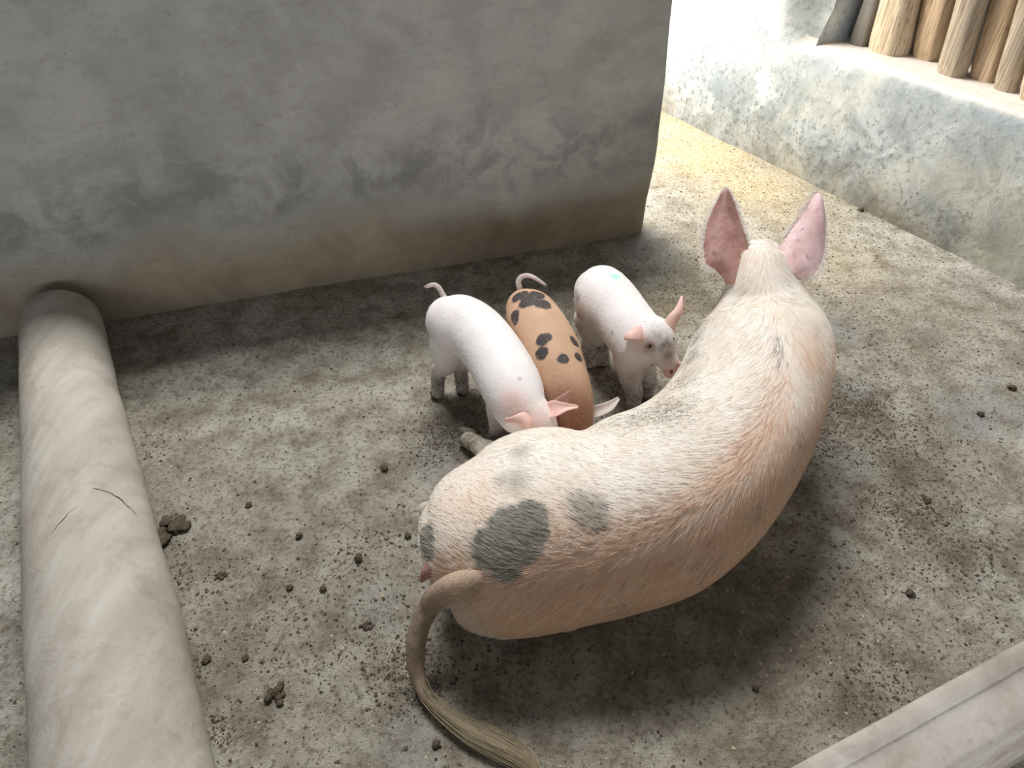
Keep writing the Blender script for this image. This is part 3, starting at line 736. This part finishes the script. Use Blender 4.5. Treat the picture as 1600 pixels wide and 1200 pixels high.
hair('tail_bristles', tail_o, M_br0, pp, tangent_dirs(pp, mm, TAILPATH), mm, 0.024 * rng.uniform(0.5, 1.3, len(pp)), 0.0004, 0.15)
M_tuft = mat_hair('tail_brush_hair', lin(110, 100, 84), lin(176, 160, 130))
def ribbon_hair(name, parent, root, path, widths, n, mat, length=(0.18, 0.34), zr=0.012, r0=0.0006):
    pl = catmull(np.asarray(path), 12); wl = catmull(np.array([[w_, 0, 0] for w_ in widths]), 12)[:, 0]
    Tn = np.gradient(pl, axis=0); Tn /= np.linalg.norm(Tn, axis=1)[:, None]; Sd = np.cross(Tn, (0, 0, 1)); Sd /= np.linalg.norm(Sd, axis=1)[:, None]
    s = np.concatenate([[0], np.cumsum(np.linalg.norm(np.diff(pl, axis=0), axis=1))]); npt = 8
    u0 = rng.uniform(0, s[-1] * 0.8, n); ln = rng.uniform(*length, n); q = rng.normal(0, 0.45, n).clip(-1.1, 1.1); qz = rng.uniform(0, 1, n); stray = rng.normal(0, 0.12, n)
    pos = np.empty((n, npt, 3)); rad = np.empty((n, npt))
    for k in range(npt):
        t = k / (npt - 1); u = np.minimum(u0 + ln * t, s[-1] + 0.01 * t)
        c = np.stack([np.interp(u, s, pl[:, i]) for i in range(3)], 1); sd = np.stack([np.interp(u, s, Sd[:, i]) for i in range(3)], 1); wd_ = np.interp(u, s, wl)
        pos[:, k] = c + sd * (wd_ * (q + stray * t))[:, None]; pos[:, k, 2] += zr * np.sqrt(np.clip(1 - q ** 2, 0, 1)) * qz - 0.002 * t
        pos[:, k, 2] = np.maximum(pos[:, k, 2], 0.004); rad[:, k] = r0 * (1 - 0.7 * t)
    hc = bpy.data.hair_curves.new(name); hc.add_curves([npt] * n); org = np.array(root.location)
    hc.points.foreach_set('position', (pos - org).reshape(-1).astype(np.float32)); hc.points.foreach_set('radius', rad.reshape(-1).astype(np.float32)); hc.materials.append(mat)
    o = bpy.data.objects.new(name, hc); COL.objects.link(o); o.parent = parent; o['kind'] = 'stuff'; return o
ribbon_hair('tail_hair', tail_o, sow, core, [w_ * depth(Vector(c)) / F for w_, c in zip(bw, core)], 1800, M_tuft)
# face, hooves, rear
sn = head[-1][0]; snout_disc(sn + hd * 0.028, hd, 0.046, sow)
hside = hd.cross(Vector((0, 0, 1))).normalized()
for s in (-1, 1):
    v, f = ball(head[2][0] + hside * s * 0.074 + hd * 0.05 + Vector((0, 0, .045)), 0.012); mesh_obj('eye', v, f, M_eye, sow)
for ft in fore: hoof(ft + Vector((0, 0, floor_z(ft.x, ft.y))), ffwd, 0.032, sow)
M_mudfoot = mat_flat('mud_caked_trotter', lin(122, 114, 104), 0.85, 0.35, 50)
V, Fc = [], []
for k, (ax, ay, bx, by) in enumerate([(738, 680, 722, 672), (738, 692, 720, 688)]):
    v, q = tube([(P(ax, ay, .034), .020, .022), (P((ax + bx) / 2, (ay + by) / 2, .028), .019, .021), (P(bx, by, .018), .011, .012)], 4, 10, cap=(0.5, 0.6)); o_ = len(V); V += v; Fc += [tuple(i_ + o_ for i_ in f_) for f_ in q]
mesh_obj('hoof', V, Fc, M_mudfoot, sow)
M_vulva = mat_flat('pink_vulva_skin', lin(176, 132, 122), 0.6, 0.25, 60)
vb = hit(bvS, 678, 884); vt = depth(vb)
v, f = tube([(vb + (CAM - vb).normalized() * -.03, .024, .022), (D(668, 893, vt + .025), .016, .015), (D(658, 907, vt + .03), .007, .006)], 6, 14, cap=(0.5, 0.6)); mesh_obj('vulva', v, f, M_vulva, sow)
# bristles
M_br = mat_hair('cream_bristles', lin(240, 226, 210), lin(255, 252, 247))
M_brr = mat_hair('rosy_bristles', lin(218, 176, 148), lin(252, 234, 216))
M_brd = mat_hair('grey_bristles', lin(104, 102, 96), lin(226, 220, 206))
p, m = sample_surface(body, sow, 46000)
vis = (p - np.array(CAM)); keep = ((vis * m).sum(1) < 0.25 * np.linalg.norm(vis, axis=1)) & (p[:, 2] > 0.03); p, m = p[keep], m[keep]
d = tangent_dirs(p, m, path, ridge, 0.9, 0.16)
kd = ((p[:, None, :] - ridge[None, ::3]) ** 2).sum(2).min(1) ** 0.5
ln = (0.016 + 0.016 * np.exp(-(kd / 0.12) ** 2)) * rng.uniform(0.7, 1.3, len(p))
from mathutils import kdtree
kt = kdtree.KDTree(len(co))
for i, c in enumerate(co): kt.insert(c, i)
kt.balance()
near = np.array([kt.find(q)[1] for q in p]); ins = (sp_m[near] + rng.normal(0, 0.06, len(p)) > 0.34) | ((sp2[near] > 0.3) & (rng.random(len(p)) < 0.55)) | (rng.random(len(p)) < 0.45 * spk[near])
for x_, y_ in ((1222, 528), (1224, 562), (1220, 545)):
    ins |= np.linalg.norm(p - np.array(hit(bvS, x_, y_)), axis=1) < 0.016
dirty = (mud[near] > 0.45) & (rng.random(len(p)) < 0.85)
rosy = ~ins & ~dirty & (pink[near] + rng.normal(0, 0.12, len(p)) > 0.34); fair = ~ins & ~dirty & ~rosy
hair('bristles', sow, M_br, p[fair], d[fair], m[fair], ln[fair], 0.00042, 0.25)
rosy &= rng.random(len(p)) < 0.8
hair('rosy_bristles', sow, M_brr, p[rosy], d[rosy], m[rosy], ln[rosy], 0.00042, 0.25)
hair('spot_bristles', sow, M_brd, p[ins], d[ins], m[ins], ln[ins] * 1.1, 0.00045, 0.25)
# pale fringe along the ear rims
def fringe(o, root, rim, n, length):
    q = catmull(np.array([tuple(x) for x in rim]), 12); Tn = np.gradient(q, axis=0); Tn /= np.linalg.norm(Tn, axis=1)[:, None]
    c = q.mean(0); i = rng.integers(0, len(q), n); r = q[i] + rng.normal(0, 0.003, (n, 3))
    out = q[i] - c; out /= np.linalg.norm(out, axis=1)[:, None]; dd = out * 0.7 + Tn[i] * 0.7 + rng.normal(0, 0.3, (n, 3)); dd /= np.linalg.norm(dd, axis=1)[:, None]
    h = hair('ear_fringe', o, M_br, r, dd, dd * 0, length * rng.uniform(0.5, 1.2, n), 0.0007); return h
fringe(earL, sow, [D(1116, 421, tp), D(1102, 414, tp), D(1098, 385, tp + .02), D(1104, 350, tp + .04), D(1117, 322, tp + .06), D(1133, 298, tp + .07), D(1147, 318, tp + .05), D(1157, 346, tp + .04), D(1166, 372, tp + .03)], 4500, 0.012)
fringe(earR, sow, [D(1256, 435, tp), D(1274, 426, tp), D(1285, 404, tp + .02), D(1289, 372, tp + .03), D(1288, 340, tp + .05), D(1276, 302, tp + .06), D(1260, 322, tp + .05), D(1245, 344, tp + .04), D(1228, 368, tp + .03)], 4500, 0.013)

# ------------------------------------------------------------------ PIGLETS
M_white = mat_skin('white_piglet_skin', lin(244, 236, 234), lin(252, 248, 248), lin(232, 186, 172), lin(120, 112, 108), lin(104, 90, 78), 0.1)
M_tan = mat_skin('tan_piglet_skin', lin(202, 164, 134), lin(218, 184, 156), lin(146, 92, 72), lin(46, 48, 56), lin(104, 88, 72), 0.08)
M_down_w = mat_hair('white_down', lin(240, 230, 222), lin(252, 248, 244))
M_down_t = mat_hair('tan_down', lin(206, 170, 140), lin(236, 212, 184))

def paint(body, root, spots_=(), faint=(), pinks=(), muds=(), teal=(), leg_mud=0.16):
    b = bvh_of(body, root); co, _ = coords(body, root)
    def blobs(lst):
        f = np.zeros(len(co))
        for x, y, r, a in lst:
            h = hit(b, x, y); f = np.maximum(f, a * np.exp(-(np.linalg.norm(co - np.array(h), axis=1) / (r * depth(h) / F * 1.15)) ** 2))
        return f
    set_attr(body, 'spot', spots(body, root, b, spots_)); set_attr(body, 'faint', spots(body, root, b, faint))
    set_attr(body, 'pink', blobs(pinks)); set_attr(body, 'teal', blobs(teal)); set_attr(body, 'speck', np.zeros(len(co)))
    set_attr(body, 'mud', np.maximum(blobs(muds), 0.9 * np.clip((leg_mud - co[:, 2]) / (leg_mud * 0.6), 0, 1)))
    return b

# piglet 1: white, nearest the log
pg = empty('piglet', P(745, 630), 'white piglet with a pink neck patch, leftmost of the three, nosing behind the sow', 'pig')
trunk1 = [LR((676, 528), (716, 468), .295), LR((690, 545), (738, 465), .30, .95), LR((712, 556), (770, 482), .295), LR((732, 578), (798, 512), .29), LR((746, 604), (822, 546), .285),
          LR((756, 626), (843, 584), .28), LR((768, 645), (851, 616), .27), LR((782, 662), (854, 640), .255)]
h1 = [(P(824, 645, .258), .068, .068), (P(836, 660, .24), .066, .064), (P(844, 676, .205), .056, .056), (P(851, 696, .155), .041, .043), (P(855, 712, .11), .034, .034)]
tops1 = [(P(702, 528, .24), (682, 619), True), (P(728, 520, .23), (722, 613), True), (P(788, 614, .22), (770, 692), False), (P(822, 600, .21), (820, 664), False)]
b1, f1 = piglet(pg, trunk1, h1, tops1, M_white, None, None, None)
paint(b1, pg, [], [(812, 592, 3)], [(800, 628, 20, .8), (812, 640, 18, .7), (838, 665, 26, .7), (700, 545, 22, .25), (770, 650, 12, .3)])
e = sheet('ear', [P(829, 672, .285), P(822, 668, .30), P(808, 662, .295), P(791, 660, .285)], [P(828, 650, .30), P(818, 643, .325), P(803, 649, .32), P(789, 654, .29)], 0.008, 0.005, M_pear, pg, 5)
e = sheet('ear', [P(851, 630, .29), P(864, 625, .32), P(882, 629, .325), P(903, 633, .32)], [P(858, 654, .28), P(870, 651, .30), P(886, 642, .315), P(905, 637, .315)], 0.008, 0.005, M_pear, pg, 5, -1)
snout_disc(h1[-1][0] + (h1[-1][0] - h1[-2][0]).normalized() * 0.012, h1[-1][0] - h1[-2][0], 0.026, pg)
hv = (h1[3][0] - h1[1][0]).normalized(); hs = hv.cross(Vector((0, 0, 1))).normalized()
for s in (-1, 1):
    v, f = ball(h1[2][0] + hs * s * 0.046 - hv * 0.005 + Vector((0, 0, .02)), 0.007); mesh_obj('eye', v, f, M_eye, pg)
curly_tail([P(700, 474, .33), P(692, 461, .355), P(686, 450, .375), P(678, 445, .385), P(669, 447, .38)], 0.011, 0.006, M_pear_grey, pg)
down(b1, pg, 5000, [tuple(s[0]) for s in trunk1 + h1[2:]], None, M_down_w, 0.011, 0.00025)

# piglet 2: tan with black spots
pg2 = empty('piglet', P(860, 600), 'tan piglet with black spots, middle one between the two white piglets', 'pig')
trunk2 = [LR((792, 492), (846, 466), .295), LR((793, 508), (862, 470), .30, .95), LR((804, 532), (882, 494), .29), LR((820, 560), (901, 526), .28), LR((834, 592), (914, 566), .26),
          LR((846, 620), (924, 602), .235), LR((856, 644), (928, 634), .20), LR((864, 664), (926, 660), .165)]
h2 = [(P(888, 640, .19), .066, .066), (P(897, 658, .155), .064, .062), (P(901, 674, .12), .050, .050), (P(903, 690, .08), .038, .038), (P(904, 702, .055), .032, .032)]
tops2 = [(P(810, 518, .22), P(804, 598), True), (P(848, 502, .22), P(846, 590), True), (P(868, 606, .17), P(862, 672), False), (P(893, 598, .17), P(902, 656), False)]
b2, f2 = piglet(pg2, trunk2, h2, tops2, M_tan, None, None, None)
bs1 = bvh_of(b1, pg)                                  # the two flanks press together without passing through each other
for v in b2.data.vertices:
    q, nq, _, dq = bs1.find_nearest(v.co + pg2.location, 0.08)
    if q is not None and (v.co + pg2.location - q).dot(nq) < 0.003: v.co = q + nq * 0.003 - pg2.location
b2.data.update()
bs2 = bvh_of(b2, pg2)
def lifted(x, y, k):
    h = hit(bs2, x, y); return h + (CAM - h).normalized() * k
paint(b2, pg2, [(827, 468, 14), (838, 461, 12), (820, 473, 9), (808, 463, 10), (816, 460, 9), (850, 475, 11), (842, 474, 8), (790, 478, 14), (788, 488, 13), (804, 494, 9), (805, 500, 7), (847, 531, 9), (855, 527, 7), (846, 552, 10), (880, 561, 8), (899, 535, 7.5), (896, 531, 6), (904, 558, 7)], [],
      [(895, 640, 38, 1), (885, 622, 30, .75), (906, 640, 30, 1), (872, 655, 30, 1), (900, 665, 34, 1), (870, 650, 30, .8), (915, 610, 20, .5)])  # red-brown front end, with the shade over it painted in too
e = sheet('ear', [lifted(858, 632, -.004), lifted(866, 624, .010), lifted(879, 616, .020), lifted(890, 610, .028)], [lifted(886, 640, -.004), lifted(889, 632, .008), lifted(890, 621, .018), lifted(891, 611, .027)], 0.006, 0.005, M_pear_dark, pg2, 5)
e = sheet('ear', [P(918, 634, .19), P(934, 632, .20), P(952, 626, .21), P(966, 619, .22)], [P(920, 656, .17), P(938, 651, .18), P(957, 641, .20), P(969, 624, .215)], 0.008, 0.005, M_pear_grey, pg2, 5, -1)
e['label'] = 'pale greyish ear'
snout_disc(h2[-1][0] + (h2[-1][0] - h2[-2][0]).normalized() * 0.012, h2[-1][0] - h2[-2][0], 0.026, pg2)
hv = (h2[3][0] - h2[1][0]).normalized(); hs = hv.cross(Vector((0, 0, 1))).normalized()
for s in (-1, 1):
    v, f = ball(h2[2][0] + hs * s * 0.044 - hv * 0.005 + Vector((0, 0, .02)), 0.007); mesh_obj('eye', v, f, M_eye, pg2)
curly_tail([P(815, 462, .33), P(812, 450, .355), P(810, 440, .375), P(816, 432, .39), P(828, 431, .39), P(840, 437, .385), P(849, 443, .375)], 0.0115, 0.005, M_pear_grey, pg2)
down(b2, pg2, 3500, [tuple(s[0]) for s in trunk2 + h2[2:]], None, M_down_t, 0.012, 0.0002)

# piglet 3: white, facing us, teal mark on the rump
pg3 = empty('piglet', P(950, 600), 'white piglet with a teal mark on its rump, facing right and nuzzling the sow', 'pig')
trunk3 = [LR((907, 478), (944, 426), .30), LR((906, 492), (960, 420), .305, .95), LR((920, 508), (984, 440), .30), LR((938, 524), (1004, 466), .295), LR((954, 548), (1024, 492), .285), LR((970, 572), (1040, 512), .27)]
h3 = [(P(996, 530, .285), .070, .070), (P(1018, 524, .31), .068, .066), (P(1028, 536, .30), .062, .062), (P(1036, 552, .275), .047, .050), (P(1044, 565, .255), .036, .038), (P(1049, 572, .245), .033, .033)]
tops3 = [(P(925, 490, .24), (922, 572), True), (P(948, 486, .23), (943, 569), True), (P(984, 560, .215), (991, 637), False), (P(1012, 548, .215), (1010, 618), False)]
b3, f3 = piglet(pg3, trunk3, h3, tops3, M_white, None, None, None)
paint(b3, pg3, [], [(902, 465, 8), (900, 458, 6), (957, 520, 3), (904, 495, 5)], [(1004, 545, 14, .5), (1046, 566, 12, .5), (1003, 525, 8, .6), (985, 585, 16, .35)],
      [(1042, 538, 13, 1), (1030, 527, 14, .6), (1016, 541, 10, .9), (1012, 546, 8, .5), (1045, 553, 10, .9), (982, 600, 16, .5), (990, 590, 14, .5), (918, 530, 16, .3), (902, 495, 10, .35), (905, 515, 14, .4)], [(962, 432, 7, .75), (956, 429, 7, .4), (966, 434, 4, .6)], 0.20)
e = sheet('ear', [P(1002, 536, .335), P(993, 533, .345), P(984, 532, .345), P(976, 532, .335)], [P(1008, 518, .345), P(1001, 508, .365), P(988, 513, .36), P(975, 526, .342)], 0.008, 0.005, M_pear, pg3, 5)
e = sheet('ear', [P(1034, 506, .36), P(1043, 494, .38), P(1056, 479, .40), P(1064, 462, .42)], [P(1052, 522, .335), P(1058, 506, .36), P(1067, 487, .39), P(1067, 463, .42)], 0.008, 0.005, M_pear, pg3, 5)
d3 = (D(1062, 574, depth(h3[-1][0]) - 0.10) - h3[-1][0]).normalized()
snout_disc(h3[-1][0] + (h3[-1][0] - h3[-2][0]).normalized() * 0.014, (D(1058, 582, depth(h3[-1][0]) - 0.03) - h3[-1][0]), 0.033, pg3)
bb = bvh_of(b3, pg3)
for x, y in ((1016, 541), ):
    h = hit(bb, x, y); v, f = ball(h + (CAM - h).normalized() * -0.0035, 0.0062); mesh_obj('eye', v, f, M_eye, pg3)
    v, f = tube([(hit(bb, x - 6, y - 1), .0028), (hit(bb, x, y - 5), .0036), (hit(bb, x + 6, y - 1), .0028)], 5, 8); mesh_obj('eyelid', v, f, M_lid, pg3)
h = hit(bb, 1047, 528); v, f = ball(h + Vector((0.012, 0.010, -0.012)), 0.0065); mesh_obj('eye', v, f, M_eye, pg3)
v, f = tube([(hit(bb, 1036, 583), .0022), (hit(bb, 1028, 578), .0024), (hit(bb, 1018, 572), .0018)], 5, 8); mesh_obj('mouth', v, f, M_nostril, pg3)
curly_tail([P(918, 440, .33), P(914, 445, .29), P(912, 455, .24), P(914, 465, .20)], 0.010, 0.005, M_pear_grey, pg3)
down(b3, pg3, 5000, [tuple(s[0]) for s in trunk3 + h3[2:]], None, M_down_w, 0.011, 0.00025)

# ------------------------------------------------------------------ dirt on the floor
M_clod = mat_flat('dried_muck', lin(84, 74, 60), 0.95, 0.4, 60, 0.004)
def clod(x, y, rpx, label, flat=0.55, seed=0, tall=None):
    c = P(x, y); r = rpx * (0.8 if rpx < 12 else 0.95) * depth(c) / F
    bm = bmesh.new(); g = random.Random(seed * 13 + 5)
    lumps = [(0, 0, 0, 1.0)] if rpx < 9 else [(g.gauss(0, .5), g.gauss(0, .38), g.uniform(-.2, .3), g.uniform(.2, .45)) for _ in range(18)]
    for lx, ly, lz, lr in lumps:
        q = bmesh.ops.create_icosphere(bm, subdivisions=3 if rpx < 9 else 2, radius=1)['verts']
        for v in q:
            n = 1 + 0.5 * mnoise.noise(v.co * 1.5 + Vector((seed * 7.3, lx * 9, 0))) + 0.25 * mnoise.noise(v.co * 8) + 0.45 * mnoise.noise(v.co * 3.4 + Vector((seed, 3, ly * 9)))
            v.co = Vector(((lx + v.co.x * n * lr) * r, (ly + v.co.y * n * lr) * r * 1.1, (lz + v.co.z * n * lr) * r * flat))
    for f_ in bm.faces: f_.smooth = True
    z0 = floor_z(c.x, c.y); lo = min(v.co.z for v in bm.verts)
    for v in bm.verts: v.co.z -= lo * 0.62
    me = bpy.data.meshes.new('dirt_clod'); bm.to_mesh(me); bm.free(); me.materials.append(M_clod)
    o = bpy.data.objects.new('dirt_clod', me); COL.objects.link(o); o.location = (c.x, c.y, z0)
    tag(o, label, 'dirt clod', 'dark dirt clods on the pen floor'); return o
CL = [(268, 832, 30, 'largest flat dark dirt clod, right of the cracked part of the concrete divider', .32), (430, 1082, 15, 'tall ragged dark dirt clod at the lower left of the floor', .6),
      (345, 897, 10, 'flat dark dirt clod below the largest clod', .4), (560, 872, 8, 'small dark clod left of the sow rump', .6), (467, 838, 6, 'small round dirt clod in the middle of the left floor', .7),
      (388, 788, 6, 'small oval dirt clod above and right of the largest clod', .5), (452, 917, 6, 'single round clod alone on pale floor, left of the sow tail', .7), (573, 978, 10, 'crumbly brown clod level with the top of the sow tail', .4),
      (505, 920, 6, 'little dark clod between the sow rump and the lone round clod', .6), (600, 731, 7, 'dark clod left of the sow hind foot', .6), (637, 837, 6, 'dark clod close to the sow rump', .6),
      (383, 1028, 6, 'small clod above the tall ragged clod', .6), (1345, 328, 5, 'dark clod at the foot of the limewashed wall', .6), (1422, 928, 8, 'brown clod on the shaded floor near the front wall', .6),
      (1181, 1075, 6, 'dark clod on the floor left of the front wall top', .6), (1580, 606, 7, 'black clod near the right edge beside the wet patch', .6), (1532, 646, 6, 'black clod lying in the wet patch', .6),
      (682, 1162, 8, 'dark clod below the curve of the sow tail', .6), (322, 1030, 8, 'flat clod beside the lower end of the concrete divider', .4), (1448, 780, 9, 'muddy clod in the trampled dirt right of the sow', .45)]
for i, (x, y, r, lb, fl) in enumerate(CL): clod(x, y, r, lb, fl, i + 1)

def crumbs(name, n_uni, clusters, size, mat, label, cat, flat=0.55, seed=1, elong=1.0, stuffcat=True):
    g = np.random.default_rng(seed)
    x = g.uniform(-2.2, 2.6, n_uni); y = g.uniform(0.35, 4.6, n_uni)
    for px, py, rpx, n in clusters:
        c = P(px, py); r = rpx * depth(c) / F; x = np.concatenate([x, g.normal(c.x, r, n)]); y = np.concatenate([y, g.normal(c.y, r, n)])
    # keep them inside the pen: in front of the back partition, left of the limewashed wall
    nb = np.array([wd.y, -wd.x]); okb = ((x - Wa.x) * nb[0] + (y - Wa.y) * nb[1] > 0.02) | ((x - Wb.x) * wd.x + (y - Wb.y) * wd.y > 0.02)
    okr = (x - Ra.x) * rn.x + (y - Ra.y) * rn.y > 0.01
    lg = np.array([tuple(s.xy) for s in LOGAX]); dl = np.min(np.hypot(x[:, None] - lg[None, :, 0], y[:, None] - lg[None, :, 1]), 1) > 0.15
    fnv = np.array([-fd.y, fd.x]); okf = (x - Fa.x) * fnv[0] + (y - Fa.y) * fnv[1] > 0.02
    ok = okb & okr & dl & okf & (y > 0.35) & (y < 5); x, y = x[ok], y[ok]; n = len(x)
    base = np.array([[1, 0, 0], [-1, 0, 0], [0, 1, 0], [0, -1, 0], [0, 0, 1], [0, 0, -1]], float)
    fc = np.array([[0, 2, 4], [2, 1, 4], [1, 3, 4], [3, 0, 4], [2, 0, 5], [1, 2, 5], [3, 1, 5], [0, 3, 5]])
    s = np.exp(g.normal(math.log(size), 0.5, n)).clip(size * 0.35, size * 3.2); a = g.uniform(0, 6.28, n)
    jit = 1 + g.uniform(-0.35, 0.35, (n, 6, 1)); Vv = base[None] * jit * s[:, None, None]; Vv[:, :, 2] *= flat; Vv[:, :, 0] *= elong
    tilt = g.normal(0, 0.35, n); Vv[:, :, 2] += Vv[:, :, 0] * tilt[:, None] * 0.5
    ca, sa = np.cos(a)[:, None], np.sin(a)[:, None]; Xr = Vv[:, :, 0] * ca - Vv[:, :, 1] * sa; Yr = Vv[:, :, 0] * sa + Vv[:, :, 1] * ca
    zf = np.array([floor_z(p, q) for p, q in zip(x, y)])
    Vw = np.stack([Xr + x[:, None], Yr + y[:, None], Vv[:, :, 2] + (zf + s * flat * 0.35)[:, None]], -1).reshape(-1, 3)
    Fw = (fc[None] + (np.arange(n) * 6)[:, None, None]).reshape(-1, 3)
    me = bpy.data.meshes.new(name); me.from_pydata(Vw.tolist(), [], Fw.tolist()); me.materials.append(mat)
    o = bpy.data.objects.new(name, me); COL.objects.link(o); tag(o, label, cat, None, 'stuff'); return o
LOGAX = [a.lerp(b, k / 6) for a, b in zip([Vector((s_[0].x, s_[0].y, 0)) for s_ in [LR(a, b, .12) for a, b in zip(Llog, Rlog)]][:-1], [Vector((s_[0].x, s_[0].y, 0)) for s_ in [LR(a, b, .12) for a, b in zip(Llog, Rlog)]][1:]) for k in range(7)]
M_crumb = mat_flat('muck_crumb', lin(92, 82, 68), 0.95, 0.45, 30, 0)
M_grain = mat_flat('pale_grain', lin(186, 172, 142), 0.7, 0.25, 30, 0)
CLU = [(690, 690, 28, 900), (740, 650, 40, 500), (640, 1050, 30, 700), (255, 850, 22, 250), (1330, 640, 45, 1300), (1420, 700, 60, 1000), (1420, 790, 35, 600), (1500, 850, 60, 900), (1290, 690, 30, 500), (1000, 600, 40, 700),
       (1360, 1060, 50, 500), (570, 860, 40, 350), (330, 900, 30, 200), (450, 990, 90, 500), (1180, 440, 90, 900), (1060, 470, 70, 700), (1400, 560, 90, 900), (1250, 330, 60, 300), (1320, 380, 50, 300), (230, 700, 18, 150), (265, 900, 18, 200), (300, 1050, 18, 250), (330, 1150, 18, 250), (1350, 880, 90, 700), (1150, 290, 60, 250), (560, 1000, 80, 400), (720, 1010, 60, 400)]
crumbs('dirt_crumbs', 18000, CLU, 0.0019, M_crumb, 'small dark crumbs of dried muck strewn over the concrete floor', 'dirt', 0.6, 3)
crumbs('grain_flecks', 6000, [(1150, 280, 90, 500), (1250, 360, 90, 400), (1100, 220, 60, 400), (1250, 960, 120, 400), (450, 1000, 140, 300), (640, 1100, 80, 200)], 0.0014, M_grain, 'tiny pale feed grains scattered over the concrete floor', 'grain', 0.5, 5, 1.7)
